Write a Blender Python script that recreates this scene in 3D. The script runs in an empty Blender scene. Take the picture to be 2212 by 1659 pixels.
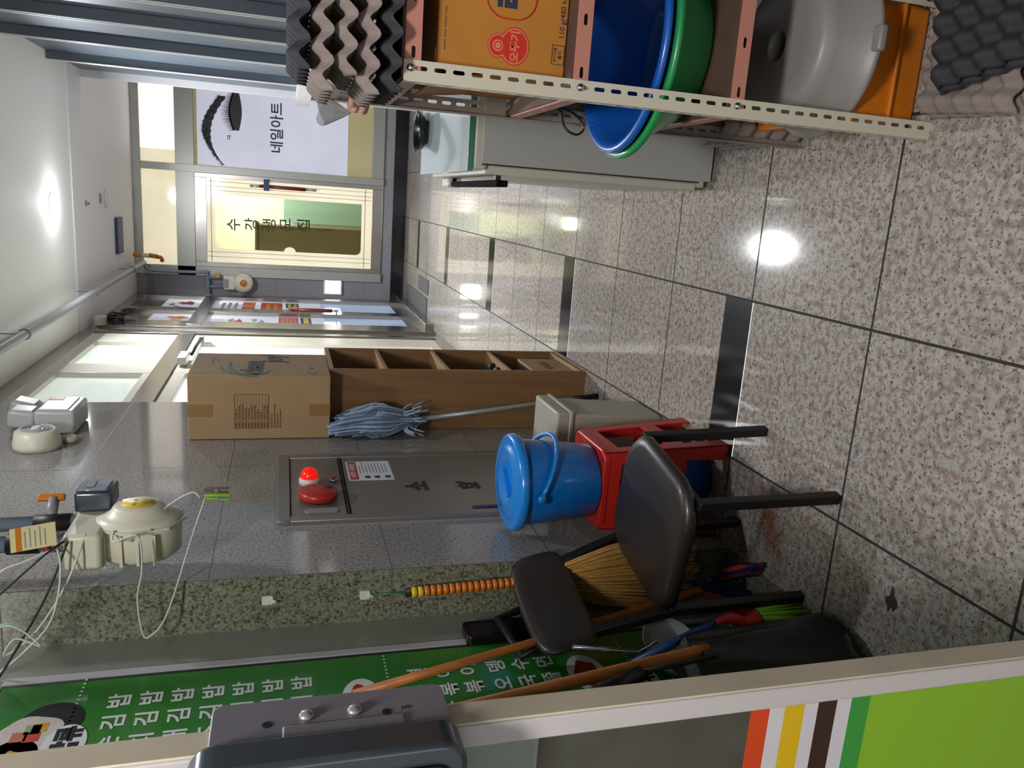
import bpy, math, random
from mathutils import Vector, Matrix
random.seed(7)
SC = bpy.context.scene
COL = SC.collection
PI = math.pi

# ---------------------------------------------------------------- camera, world, exposure, area lights
cam_d = bpy.data.cameras.new('camera')
cam_d.sensor_width = 36.0
cam_d.lens = 1690.0 / 2212.0 * 36.0
cam_d.clip_start = 0.02
cam = bpy.data.objects.new('camera', cam_d)
COL.objects.link(cam)
cam.matrix_world = Matrix(((0.07012, 0.97211, 0.2238, 0.0),
                           (-0.27122, 0.23448, -0.93352, 0.0),
                           (-0.95996, 0.00476, 0.2801, 1.6),
                           (0, 0, 0, 1)))
SC.camera = cam
w = bpy.data.worlds.new('world'); SC.world = w
w.use_nodes = True
w.node_tree.nodes['Background'].inputs[0].default_value = (0.97, 0.97, 1.0, 1)
w.node_tree.nodes['Background'].inputs[1].default_value = 0.88
SC.view_settings.view_transform = 'Standard'
SC.view_settings.look = 'None'
SC.view_settings.gamma = 1.0
SC.view_settings.exposure = 0.36
SC.view_settings.use_curve_mapping = False

def area(name, loc, size, power, color=(1, 1, 1), rot=(0, 0, 0), shape='DISK', spread=180, sy=None):
    d = bpy.data.lights.new(name, 'AREA'); d.shape = shape; d.size = size
    if sy: d.size_y = sy
    d.energy = power; d.color = color; d.spread = math.radians(spread)
    o = bpy.data.objects.new(name, d); COL.objects.link(o)
    o.location = loc; o.rotation_euler = rot
    return o

CEIL = 3.43
# far entry: the visible recessed downlight; near entry: unseen fill, added without a fixture
LAMPS = [(-0.26, 7.34, 118), (-0.26, 3.0, 14)]
pl_ = bpy.data.lights.new('downlight_and_fill', 'POINT'); pl_.energy = 4; pl_.shadow_soft_size = 0.06; pl_.color = (0.95, 0.97, 1.0)
plo = bpy.data.objects.new('downlight_and_fill', pl_); COL.objects.link(plo); plo.location = (-0.26, 7.34, CEIL - 0.13)
SC.cycles.caustics_reflective = False; SC.cycles.caustics_refractive = False
for lx, ly, pw in LAMPS:
    area('downlight_and_fill', (lx, ly, CEIL - 0.05), 0.15, pw, (0.93, 0.96, 1.0), spread=170)
# unseen fill added above and behind the camera to brighten the near floor
area('near_fill_light', (-0.14, -0.2, 3.40), 0.5, 80, (1.0, 0.97, 0.95), (math.radians(24), 0, 0), 'SQUARE')

# ---------------------------------------------------------------- colour and material helpers
def C(h):
    h = h.lstrip('#')
    r = []
    for i in (0, 2, 4):
        c = int(h[i:i + 2], 16) / 255.0
        r.append(c / 12.92 if c <= 0.04045 else ((c + 0.055) / 1.055) ** 2.4)
    return (r[0], r[1], r[2], 1.0)

MATS = {}
def mat(name, col, rough=0.5, metal=0.0, emit=None, es=0.0, bump=0.0, bscale=60.0, vary=0.0, vscale=5.0,
        stretch=(1, 1, 1), alpha=1.0, trans=0.0, coat=0.0, spec=0.5):
    m = bpy.data.materials.new(name); m.use_nodes = True
    nt = m.node_tree; p = nt.nodes['Principled BSDF']
    c = C(col) if isinstance(col, str) else col
    p.inputs['Base Color'].default_value = c
    p.inputs['Roughness'].default_value = rough
    p.inputs['Metallic'].default_value = metal
    p.inputs['Specular IOR Level'].default_value = spec
    p.inputs['Transmission Weight'].default_value = trans
    p.inputs['Coat Weight'].default_value = coat
    p.inputs['Alpha'].default_value = alpha
    if emit:
        p.inputs['Emission Color'].default_value = C(emit) if isinstance(emit, str) else emit
        p.inputs['Emission Strength'].default_value = es
    tc = mp = None
    if bump or vary:
        tc = nt.nodes.new('ShaderNodeTexCoord'); mp = nt.nodes.new('ShaderNodeMapping')
        mp.inputs['Scale'].default_value = stretch
        nt.links.new(tc.outputs['Object'], mp.inputs[0])
    if vary:
        n = nt.nodes.new('ShaderNodeTexNoise'); n.inputs['Scale'].default_value = vscale
        n.inputs['Detail'].default_value = 5
        nt.links.new(mp.outputs[0], n.inputs[0])
        r = nt.nodes.new('ShaderNodeValToRGB')
        r.color_ramp.elements[0].position = 0.3; r.color_ramp.elements[1].position = 0.7
        r.color_ramp.elements[0].color = tuple(x * (1 - vary) for x in c[:3]) + (1,)
        r.color_ramp.elements[1].color = tuple(min(1, x * (1 + vary)) for x in c[:3]) + (1,)
        nt.links.new(n.outputs[0], r.inputs[0]); nt.links.new(r.outputs[0], p.inputs['Base Color'])
    if bump:
        n = nt.nodes.new('ShaderNodeTexNoise'); n.inputs['Scale'].default_value = bscale
        nt.links.new(mp.outputs[0], n.inputs[0])
        b = nt.nodes.new('ShaderNodeBump'); b.inputs['Strength'].default_value = bump
        b.inputs['Distance'].default_value = 0.01
        nt.links.new(n.outputs[0], b.inputs['Height']); nt.links.new(b.outputs[0], p.inputs['Normal'])
    MATS[name] = m
    return m

def granite(name, light, mid, dark, scale=140.0, rough=0.2, big=0.12, coat=0.0, pink=None, rb=0.0):
    m = bpy.data.materials.new(name); m.use_nodes = True
    nt = m.node_tree; p = nt.nodes['Principled BSDF']; L = nt.links
    tc = nt.nodes.new('ShaderNodeTexCoord')
    n1 = nt.nodes.new('ShaderNodeTexNoise'); n1.inputs['Scale'].default_value = scale
    n1.inputs['Detail'].default_value = 3; n1.inputs['Roughness'].default_value = 0.65
    L.new(tc.outputs['Object'], n1.inputs[0])
    r = nt.nodes.new('ShaderNodeValToRGB'); e = r.color_ramp.elements
    e[0].position = 0.36; e[0].color = C(dark)
    e[1].position = 0.66; e[1].color = C(light)
    k = e.new(0.455); k.color = C(mid)
    L.new(n1.outputs[0], r.inputs[0])
    n2 = nt.nodes.new('ShaderNodeTexNoise'); n2.inputs['Scale'].default_value = 3.1
    n2.inputs['Detail'].default_value = 6
    L.new(tc.outputs['Object'], n2.inputs[0])
    mr = nt.nodes.new('ShaderNodeMapRange')
    mr.inputs[1].default_value = 0.3; mr.inputs[2].default_value = 0.7
    mr.inputs[3].default_value = 1 - big; mr.inputs[4].default_value = 1 + big
    L.new(n2.outputs[0], mr.inputs[0])
    mx = nt.nodes.new('ShaderNodeVectorMath'); mx.operation = 'SCALE'
    L.new(r.outputs[0], mx.inputs[0]); L.new(mr.outputs[0], mx.inputs['Scale'])
    out = mx.outputs[0]
    if pink:
        n3 = nt.nodes.new('ShaderNodeTexNoise'); n3.inputs['Scale'].default_value = scale * 0.5
        L.new(tc.outputs['Object'], n3.inputs[0])
        r3 = nt.nodes.new('ShaderNodeValToRGB'); r3.color_ramp.elements[0].position = 0.5
        r3.color_ramp.elements[1].position = 0.62
        L.new(n3.outputs[0], r3.inputs[0])
        m3 = nt.nodes.new('ShaderNodeMix'); m3.data_type = 'RGBA'; m3.blend_type = 'MULTIPLY'
        ml = nt.nodes.new('ShaderNodeMath'); ml.operation = 'MULTIPLY'; ml.inputs[1].default_value = 0.88
        L.new(r3.outputs[0], ml.inputs[0]); L.new(ml.outputs[0], m3.inputs[0])
        L.new(out, m3.inputs[6]); m3.inputs[7].default_value = C(pink)
        out = m3.outputs[2]
    L.new(out, p.inputs['Base Color'])
    p.inputs['Roughness'].default_value = rough
    p.inputs['Coat Weight'].default_value = coat
    p.inputs['Coat Roughness'].default_value = 0.04
    if rb:
        n4 = nt.nodes.new('ShaderNodeTexNoise'); n4.inputs['Scale'].default_value = 2.0
        L.new(tc.outputs['Object'], n4.inputs[0])
        m4 = nt.nodes.new('ShaderNodeMapRange'); m4.inputs[3].default_value = rough; m4.inputs[4].default_value = rough + rb
        L.new(n4.outputs[0], m4.inputs[0]); L.new(m4.outputs[0], p.inputs['Roughness'])
    MATS[name] = m
    return m

def pane_mat(name, col, es, base, rough=0.08):
    """a frosted, back-lit shop window: emits a little and reflects like glass"""
    m = bpy.data.materials.new(name); m.use_nodes = True
    nt = m.node_tree; p = nt.nodes['Principled BSDF']; L = nt.links
    p.inputs['Base Color'].default_value = C(base)
    p.inputs['Roughness'].default_value = rough
    tc = nt.nodes.new('ShaderNodeTexCoord'); n = nt.nodes.new('ShaderNodeTexNoise')
    n.inputs['Scale'].default_value = 1.3
    L.new(tc.outputs['Object'], n.inputs[0])
    mr = nt.nodes.new('ShaderNodeMapRange'); mr.inputs[1].default_value = .3; mr.inputs[2].default_value = .7
    mr.inputs[3].default_value = es * 0.66; mr.inputs[4].default_value = es * 0.90
    L.new(n.outputs[0], mr.inputs[0]); L.new(mr.outputs[0], p.inputs['Emission Strength'])
    p.inputs['Emission Color'].default_value = C(col)
    MATS[name] = m
    return m

def clear_glass(name, col, f=0.9):
    m = bpy.data.materials.new(name); m.use_nodes = True
    nt = m.node_tree; L = nt.links
    nt.nodes.remove(nt.nodes['Principled BSDF'])
    o = nt.nodes['Material Output']
    t = nt.nodes.new('ShaderNodeBsdfTransparent'); t.inputs[0].default_value = C(col)
    g = nt.nodes.new('ShaderNodeBsdfGlossy'); g.inputs['Roughness'].default_value = 0.02
    mx = nt.nodes.new('ShaderNodeMixShader'); fr = nt.nodes.new('ShaderNodeFresnel'); fr.inputs[0].default_value = 1.5
    L.new(fr.outputs[0], mx.inputs[0]); L.new(t.outputs[0], mx.inputs[1]); L.new(g.outputs[0], mx.inputs[2])
    L.new(mx.outputs[0], o.inputs[0])
    MATS[name] = m
    return m

granite('floor_granite', '#b8b2ac', '#a19b94', '#5a524c', 88, 0.045, 0.08, pink='#d2beb4', rb=0.05)
mat('grout', '#2a2624', 0.8)
mat('black_stone', '#16181c', 0.12, vary=0.25, vscale=30)
granite('wall_granite', '#a39f9a', '#908c87', '#5e5955', 100, 0.08, 0.06)
granite('green_granite', '#8f917e', '#6f715e', '#3c3f33', 110, 0.16, 0.08)
granite('end_granite', '#98979c', '#88878d', '#5f5f66', 120, 0.25, 0.06)
mat('joint', '#5f5c5b', 0.6)
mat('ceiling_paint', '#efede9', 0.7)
mat('ceiling_far_shade', '#e2e0e0', 0.6)  # same ceiling paint greyed: the far end's shading is put into the colour
mat('wall_paint', '#c9c4bc', 0.6)
mat('steel', '#a3a09c', 0.22, 0.95, vary=0.06, vscale=3, stretch=(1, 1, .1))
mat('brushed', '#a3a49e', 0.35, 0.55, bump=0.04, bscale=200, stretch=(1, 1, .05))
mat('cream_alu', '#cfcabd', 0.3, 0.1)
mat('white_alu', '#c3c3c6', 0.3, 0.3)
mat('panel_blue', '#59636d', 0.4, 0.3, vary=0.08, vscale=2)
mat('sill_grey', '#a7a3a6', 0.4)
mat('dark_glass', '#101214', 0.08)
mat('black', '#111113', 0.5)
mat('black_gloss', '#0e0f12', 0.25)
mat('chrome', '#cfcfd2', 0.12, 1.0)
mat('white_plastic', '#d8d6cf', 0.4)
mat('grey_plastic', '#8b8c8e', 0.45)
mat('lamp_on', '#ffffff', 0.5, emit=(0.95, 0.97, 1, 1), es=28)
mat('white_print', '#d9dcdc', 0.5)
mat('ink', '#15171f', 0.5)
pane_mat('pane_cream', '#f2e6c4', 0.72, '#b8b2a0')
pane_mat('pane_white', '#fff4e6', 1.15, '#c8c2b8')
pane_mat('pane_green', '#dfe8de', 0.62, '#a8b0a8')
pane_mat('pane_bright', '#f2f6f4', 0.95, '#c0c4c0')
pane_mat('pane_blue', '#a9bfe0', 0.42, '#8090a8')
pane_mat('pane_poster', '#d3d8e8', 0.42, '#a8acb8')
pane_mat('poster_white', '#cfd0e4', 0.42, '#b4b4c0', 0.3)
pane_mat('pane_yellow', '#b8ac7a', 0.35, '#8c8468')

# ---------------------------------------------------------------- mesh builder
class M:
    def __init__(s):
        s.v = []; s.f = []; s.m = []; s.sm = []
    def quad(s, *idx, m=0, sm=False):
        s.f.append(tuple(idx)); s.m.append(m); s.sm.append(sm)
    def add(s, vs, fs, m=0, sm=False):
        o = len(s.v); s.v += [tuple(v) for v in vs]
        for f in fs: s.quad(*[i + o for i in f], m=m, sm=sm)
        return s
    def box(s, x0, x1, y0, y1, z0, z1, m=0):
        vs = [(x, y, z) for x in (x0, x1) for y in (y0, y1) for z in (z0, z1)]
        return s.add(vs, [(0, 1, 3, 2), (4, 6, 7, 5), (0, 4, 5, 1), (2, 3, 7, 6), (0, 2, 6, 4), (1, 5, 7, 3)], m)
    def obox(s, c, dx, dy, dz, X=(1, 0, 0), Y=(0, 1, 0), Z=(0, 0, 1), m=0):
        X, Y, Z, c = Vector(X), Vector(Y), Vector(Z), Vector(c)
        vs = [c + X * (a * dx / 2) + Y * (b * dy / 2) + Z * (d * dz / 2) for a in (-1, 1) for b in (-1, 1) for d in (-1, 1)]
        return s.add(vs, [(0, 1, 3, 2), (4, 6, 7, 5), (0, 4, 5, 1), (2, 3, 7, 6), (0, 2, 6, 4), (1, 5, 7, 3)], m)
    def poly(s, pts, m=0):
        return s.add(pts, [tuple(range(len(pts)))], m)
    def prism(s, pts, d, m=0, sm=False):
        d = Vector(d); n = len(pts)
        vs = [Vector(p) for p in pts] + [Vector(p) + d for p in pts]
        s.add(vs, [tuple(range(n))[::-1], tuple(range(n, 2 * n))], m)
        o = len(s.v) - 2 * n
        for i in range(n):
            j = (i + 1) % n
            s.quad(o + i, o + j, o + n + j, o + n + i, m=m, sm=sm)
        return s
    def tube(s, pts, r, n=10, m=0, closed=False, cap=True):
        P = [Vector(p) for p in pts]; k = len(P)
        rr = r if isinstance(r, (list, tuple)) else [r] * k
        T = []
        for i in range(k):
            a = P[i - 1] if (i > 0 or closed) else P[i]; b = P[(i + 1) % k] if (i < k - 1 or closed) else P[i]
            T.append((b - a).normalized())
        u = T[0].orthogonal().normalized()
        o = len(s.v)
        for i in range(k):
            u = (u - T[i] * u.dot(T[i])).normalized(); v = T[i].cross(u)
            for j in range(n):
                a = 2 * PI * j / n
                s.v.append(tuple(P[i] + (u * math.cos(a) + v * math.sin(a)) * rr[i]))
        for i in range(k if closed else k - 1):
            for j in range(n):
                a = o + i * n + j; b = o + i * n + (j + 1) % n
                i2 = (i + 1) % k
                c = o + i2 * n + (j + 1) % n; d = o + i2 * n + j
                s.quad(a, b, c, d, m=m, sm=True)
        if cap and not closed:
            s.quad(*[o + j for j in range(n)][::-1], m=m); s.quad(*[o + (k - 1) * n + j for j in range(n)], m=m)
        return s
    def lathe(s, prof, c=(0, 0, 0), ax=(0, 0, 1), n=32, m=0, sc=(1, 1), sm=True):
        A = Vector(ax).normalized(); U = Vector((0, 1, 0)) if abs(A.x) > .9 else Vector((1, 0, 0))
        U = (U - A * U.dot(A)).normalized(); V = A.cross(U); c = Vector(c); o = len(s.v)
        for r, z in prof:
            for j in range(n):
                a = 2 * PI * j / n
                s.v.append(tuple(c + A * z + U * (r * sc[0] * math.cos(a)) + V * (r * sc[1] * math.sin(a))))
        for i in range(len(prof) - 1):
            for j in range(n):
                s.quad(o + i * n + j, o + i * n + (j + 1) % n, o + (i + 1) * n + (j + 1) % n, o + (i + 1) * n + j, m=m, sm=sm)
        if prof[0][0] > 1e-5: s.quad(*[o + j for j in range(n)][::-1], m=m)
        if prof[-1][0] > 1e-5: s.quad(*[o + (len(prof) - 1) * n + j for j in range(n)], m=m)
        return s
    def grid(s, fn, nu, nv, m=0, sm=True):
        o = len(s.v)
        for i in range(nu + 1):
            for j in range(nv + 1): s.v.append(tuple(fn(i / nu, j / nv)))
        for i in range(nu):
            for j in range(nv):
                a = o + i * (nv + 1) + j
                s.quad(a, a + nv + 1, a + nv + 2, a + 1, m=m, sm=sm)
        return s
    def text(s, body, at, right, up, size, m=0, align='CENTER', stretch=1.0, shear=0.0, bold=0.0):
        vs, fs = glyphs(body, align, bold)
        A, R_, U_ = Vector(at), Vector(right).normalized(), Vector(up).normalized()
        pts = [A + R_ * ((x + shear * y) * size * stretch) + U_ * (y * size) for x, y in vs]
        return s.add(pts, fs, m)

GL = {}
def glyphs(body, align, bold):
    key = (body, align, bold)
    if key in GL: return GL[key]
    c = bpy.data.curves.new('txt', 'FONT'); c.body = body; c.align_x = align; c.align_y = 'CENTER'
    c.offset = bold; c.resolution_u = 3
    o = bpy.data.objects.new('txt', c); COL.objects.link(o)
    dg = bpy.context.evaluated_depsgraph_get()
    me = bpy.data.meshes.new_from_object(o.evaluated_get(dg))
    r = ([(v.co.x, v.co.y) for v in me.vertices], [tuple(p.vertices) for p in me.polygons])
    bpy.data.objects.remove(o); bpy.data.curves.remove(c); bpy.data.meshes.remove(me)
    GL[key] = r
    return r

def build(name, mb, mats, parent=None, bevel=0.0, seg=2, solid=0.0, sub=0, angle=35):
    me = bpy.data.meshes.new(name)
    off = parent_origin(parent)
    me.from_pydata([(v[0] - off[0], v[1] - off[1], v[2] - off[2]) for v in mb.v], [], mb.f)
    if isinstance(mats, str): mats = [mats]
    for k in mats: me.materials.append(MATS[k])
    me.polygons.foreach_set('material_index', mb.m)
    me.polygons.foreach_set('use_smooth', [True] * len(mb.f) if (bevel or sub) else mb.sm)
    me.update()
    me.validate()
    o = bpy.data.objects.new(name, me); COL.objects.link(o)
    if parent: o.parent = parent
    if bevel or sub:
        me.set_sharp_from_angle(angle=math.radians(angle))
    if solid:
        md = o.modifiers.new('thickness', 'SOLIDIFY'); md.thickness = solid; md.offset = 0
    if bevel:
        md = o.modifiers.new('bevel', 'BEVEL'); md.width = bevel; md.segments = seg
        md.limit_method = 'ANGLE'; md.angle_limit = math.radians(40)
    if sub:
        md = o.modifiers.new('sub', 'SUBSURF'); md.levels = sub; md.render_levels = sub
    return o

def parent_origin(p):
    x = Vector((0, 0, 0))
    while p is not None:
        x += p.location; p = p.parent
    return x

def thing(name, label, cat, loc=(0, 0, 0), group=None):
    o = bpy.data.objects.new(name, None); COL.objects.link(o)
    o.empty_display_size = 0.05; o.location = loc
    o['label'] = label; o['category'] = cat
    if group: o['group'] = group
    return o

def tag(o, label, cat, group=None, kind=None):
    o['label'] = label; o['category'] = cat
    if group: o['group'] = group
    if kind: o['kind'] = kind
    return o

def struct(name, mb, mats, label=None, cat=None, **k):
    o = build(name, mb, mats, **k)
    if not k.get('parent'):
        o['kind'] = 'structure'
        o['label'] = label or name.replace('_', ' ')
        o['category'] = cat or name.split('_')[0]
    return o

def dup(root, loc, label, rot=None):
    r = root.copy(); COL.objects.link(r); r.location = loc; r['label'] = label
    if rot is not None: r.rotation_euler = rot
    for ch in list(root.children):
        c = ch.copy(); COL.objects.link(c); c.parent = r
        for g in list(ch.children):
            d = g.copy(); COL.objects.link(d); d.parent = c
    return r

def arc(cx, cy, r, a0, a1, n):
    return [(cx + r * math.cos(a0 + (a1 - a0) * i / n), cy + r * math.sin(a0 + (a1 - a0) * i / n)) for i in range(n + 1)]

def rrect(w_, h_, r, n=6):
    p = []
    for cx, cy, a in ((w_ / 2 - r, h_ / 2 - r, 0), (-w_ / 2 + r, h_ / 2 - r, PI / 2), (-w_ / 2 + r, -h_ / 2 + r, PI), (w_ / 2 - r, -h_ / 2 + r, 1.5 * PI)):
        p += arc(cx, cy, r, a, a + PI / 2, n)
    return p

def smooth_path(pts, n=6):
    P = [Vector(p) for p in pts]; out = []
    for i in range(len(P) - 1):
        p0 = P[max(0, i - 1)]; p1 = P[i]; p2 = P[i + 1]; p3 = P[min(len(P) - 1, i + 2)]
        for k in range(n):
            t = k / n
            out.append(0.5 * ((2 * p1) + (p2 - p0) * t + (2 * p0 - 5 * p1 + 4 * p2 - p3) * t * t + (3 * p1 - p0 - 3 * p2 + p3) * t ** 3))
    out.append(P[-1])
    return out

def frame_x(mb, x0, x1, y0, y1, z0, z1, w_, m=0):
    """a rectangular frame lying in a plane x = const"""
    mb.box(x0, x1, y0, y1, z0, z0 + w_, m); mb.box(x0, x1, y0, y1, z1 - w_, z1, m)
    mb.box(x0, x1, y0, y0 + w_, z0 + w_, z1 - w_, m); mb.box(x0, x1, y1 - w_, y1, z0 + w_, z1 - w_, m)
    return mb
def frame_y(mb, y0, y1, x0, x1, z0, z1, w_, m=0):
    mb.box(x0, x1, y0, y1, z0, z0 + w_, m); mb.box(x0, x1, y0, y1, z1 - w_, z1, m)
    mb.box(x0, x0 + w_, y0, y1, z0 + w_, z1 - w_, m); mb.box(x1 - w_, x1, y0, y1, z0 + w_, z1 - w_, m)
    return mb

# ================================================================ THE SETTING
# ---- floor: granite slabs with joints and inlaid black bars
JX = [-0.277 + 0.583 * k for k in range(-4, 6)]
JY = [1.225 + 0.607 * k for k in range(-6, 18)]
BARS = [(2.432 + 1.82 * k, 2.608 + 1.82 * k) for k in range(-2, 5)]
fm = M(); g = 0.0042
def fcell(x0, x1, y0, y1, m):
    fm.add([(x0, y0, 0), (x1, y0, 0), (x1, y1, 0), (x0, y1, 0)], [(0, 1, 2, 3)], m)
XS = [-2.8] + JX[1:] + [3.4]
XS = sorted(set(round(x, 4) for x in XS if -2.81 < x < 3.41))
for i in range(len(XS) - 1):
    x0, x1 = XS[i], XS[i + 1]
    bar_col = abs(x0 + 0.86) < 0.01
    ys = [y for y in JY if y < 11.2]
    cuts = []
    if bar_col:
        ys = [y for y in ys if not any(a - 0.25 < y < b + 0.2 for a, b in BARS)]
        for a, b in BARS: ys += [a, b]
        ys = sorted(y for y in ys if y < 11.2)
    ys = [-3.0] + ys + [11.2]
    fcell(x0 - g, x0 + g, -3.0, 11.2, 1)
    for j in range(len(ys) - 1):
        y0, y1 = ys[j], ys[j + 1]
        isbar = bar_col and any(abs(a - y0) < 1e-4 and abs(b - y1) < 1e-4 for a, b in BARS)
        g2 = 0.0 if isbar else g
        fcell(x0 + g, x1 - g, y0 + g2, y1 - g2, 2 if isbar else 0)
        if not isbar: fcell(x0 + g, x1 - g, y0 - g, y0 + g, 1) if not (bar_col and any(abs(b - y0) < 1e-4 for a, b in BARS)) else fcell(x0 + g, x1 - g, y0, y0 + g, 1)
FM = MATS['floor_granite']; nt = FM.node_tree; L_ = nt.links; P_ = nt.nodes['Principled BSDF']
old = P_.inputs['Base Color'].links[0].from_socket
tc = nt.nodes.new('ShaderNodeTexCoord'); mpn = nt.nodes.new('ShaderNodeMapping'); mpn.vector_type = 'TEXTURE'
mpn.inputs['Location'].default_value = (-1.0, 2.15, 0); mpn.inputs['Rotation'].default_value = (0, 0, 0.55); mpn.inputs['Scale'].default_value = (.17, .075, 1)
L_.new(tc.outputs['Object'], mpn.inputs[0])
ln = nt.nodes.new('ShaderNodeVectorMath'); ln.operation = 'LENGTH'; L_.new(mpn.outputs[0], ln.inputs[0])
nz = nt.nodes.new('ShaderNodeTexNoise'); nz.inputs['Scale'].default_value = 22; nz.inputs['Detail'].default_value = 6; L_.new(tc.outputs['Object'], nz.inputs[0])
ad = nt.nodes.new('ShaderNodeMath'); ad.operation = 'MULTIPLY_ADD'; ad.inputs[1].default_value = 1.8; L_.new(nz.outputs[0], ad.inputs[0]); L_.new(ln.outputs['Value'], ad.inputs[2])
mk_ = nt.nodes.new('ShaderNodeMapRange'); mk_.inputs[1].default_value = 2.0; mk_.inputs[2].default_value = 1.1; mk_.inputs[3].default_value = 0; mk_.inputs[4].default_value = .8
L_.new(ad.outputs[0], mk_.inputs[0])
mxr = nt.nodes.new('ShaderNodeMix'); mxr.data_type = 'RGBA'; mxr.blend_type = 'MULTIPLY'
L_.new(mk_.outputs[0], mxr.inputs[0]); L_.new(old, mxr.inputs[6]); mxr.inputs[7].default_value = C('#b8783a'); L_.new(mxr.outputs[2], P_.inputs['Base Color'])
struct('floor', fm, ['floor_granite', 'grout', 'black_stone'], 'polished pinkish granite slab floor with black inlaid bars', 'floor')

# small stains on the floor
mat('stain_brown', '#33231c', 0.7)
st = M()
pts = [(0.030 * (1 + 0.35 * math.sin(3 * a + 1) + 0.2 * math.sin(5 * a)) * math.cos(a), 0.018 * (1 + 0.3 * math.cos(4 * a)) * math.sin(a)) for a in [2 * PI * i / 28 for i in range(28)]]
st.poly([(-0.985 + p[0], 1.578 + p[1], 0.0012) for p in pts])
tag(build('floor_stain', st, 'stain_brown'), 'small dark brown stain on the granite floor beside the chair', 'stain')
# ---- ceiling
cm = M()
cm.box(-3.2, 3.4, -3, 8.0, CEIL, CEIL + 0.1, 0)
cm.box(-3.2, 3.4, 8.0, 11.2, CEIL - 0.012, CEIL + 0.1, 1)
struct('ceiling', cm, ['ceiling_paint', 'ceiling_far_shade'], 'plain white ceiling stepping down over the far end', 'ceiling')

# ---- left wall: granite pier
def slabs(mb, plane, u0, u1, v0, v1, ucuts, vcuts, fn, g=0.002, mt=0, mj=1):
    us = [u0] + [u for u in ucuts if u0 < u < u1] + [u1]; vs = [v0] + [v for v in vcuts if v0 < v < v1] + [v1]
    for i in range(len(us) - 1):
        for j in range(len(vs) - 1):
            a, b, c, d = us[i], us[i + 1], vs[j], vs[j + 1]
            ga = g if i > 0 else 0; gb = g if i < len(us) - 2 else 0; gc = g if j > 0 else 0; gd = g if j < len(vs) - 2 else 0
            mb.add([fn(a + ga, c + gc), fn(b - gb, c + gc), fn(b - gb, d - gd), fn(a + ga, d - gd)], [(0, 1, 2, 3)], mt)
    for u in us[1:-1]: mb.add([fn(u - g, v0), fn(u + g, v0), fn(u + g, v1), fn(u - g, v1)], [(0, 1, 2, 3)], mj)
    for v in vs[1:-1]:
        for i in range(len(us) - 1):
            mb.add([fn(us[i] + (g if i else 0), v - g), fn(us[i + 1] - (g if i < len(us) - 2 else 0), v - g), fn(us[i + 1] - (g if i < len(us) - 2 else 0), v + g), fn(us[i] + (g if i else 0), v + g)], [(0, 1, 2, 3)], mj)
    return mb
VZ = [0.125 + 0.565 * k for k in range(6)]
pm = M()
slabs(pm, 'x', 2.36, 4.5, 0, CEIL, [3.41], VZ, lambda u, v: (-1.19, u, v))
slabs(pm, 'y', -1.373, -1.193, 0, CEIL, [], VZ, lambda u, v: (u, 2.36, v), mt=2, mj=1)
pm.add([(-1.193, 2.36, 0), (-1.19, 2.36, 0), (-1.19, 2.36, CEIL), (-1.193, 2.36, CEIL)], [(0, 1, 2, 3)], 1)
slabs(pm, 'y2', -1.6, -1.19, 0, CEIL, [], VZ, lambda u, v: (u, 4.5, v))
pm.add([(-1.6, 2.36, 0), (-1.373, 2.36, 0), (-1.373, 2.36, CEIL), (-1.6, 2.36, CEIL)], [(0, 1, 2, 3)], 1)
pm.add([(-1.6, 2.36, 0), (-1.6, 4.5, 0), (-1.6, 4.5, CEIL), (-1.6, 2.36, CEIL)], [(3, 2, 1, 0)], 1)
struct('wall_left', pm, ['wall_granite', 'joint', 'green_granite'], 'grey granite faced pier on the left with darker end face', 'wall')

struct('trim_8', M().box(-1.373, -1.19, 0.80, 2.357, 0, 0.006), ['green_granite'], 'flat stone threshold strip under the green menu glazing', 'threshold')

# ---- left shop front beyond the pier (x = -1.45, y 4.5 to 11)
def lbox(mb, y0, y1, z0, z1, d=0.05, m=0, x=-1.45): return mb.box(x - 0.05, x - 0.05 + d + 0.0, y0, y1, z0, z1, m)
lf = M()
lf.box(-1.52, -1.44, 4.5, 11, 3.30, CEIL, 0)                 # head
lf.box(-1.50, -1.42, 4.5, 7.93, 2.42, 2.56, 0)                # transom band
lf.box(-1.50, -1.42, 8.5, 10.72, 2.42, 2.56, 0)
lf.box(-1.52, -1.41, 4.5, 8.0, 0.0, 0.10, 0)
for a, b in ((4.5, 4.62), (8.0, 8.12), (8.38, 8.5)): lf.box(-1.52, -1.43, a, b, 0, 3.30, 0)
lf.box(-1.52, -1.46, 8.12, 8.38, 0, 3.30, 0)
for a, b in ((8.5, 8.74), (9.46, 9.72), (10.68, 10.98)): lf.box(-1.50, -1.43, a, b, 0.1, 3.30, 0)
lf.box(-1.52, -1.36, 8.5, 11, 0.0, 0.10, 0)
struct('trim_1', lf, ['steel'], 'polished steel framing of the left shop front', 'shop frame', bevel=0.003)
cw = M()
for a, b in ((4.62, 4.70), (6.28, 6.60), (7.55, 7.93)):
    cw.box(-1.50, -1.435, a, b, 0.1, 2.42, 0); cw.box(-1.50, -1.435, a, b, 2.56, 3.30, 0)
for z0, z1 in ((0.1, 0.2), (2.32, 2.42), (2.56, 2.62), (3.20, 3.30)):
    cw.box(-1.498, -1.437, 4.7, 7.55, z0, z1, 0)
struct('trim_2', cw, ['cream_alu'], 'cream aluminium mullions of the left shop window', 'window frame', bevel=0.004)
gl = M()
gl.box(-1.49, -1.475, 4.7, 7.55, 0.2, 2.32, 1)
gl.box(-1.49, -1.475, 4.7, 7.55, 2.62, 3.20, 0)
struct('window_1', gl, ['pane_green', 'pane_bright'], 'backlit frosted panes of the left shop window', 'window')
g2 = M()
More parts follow.
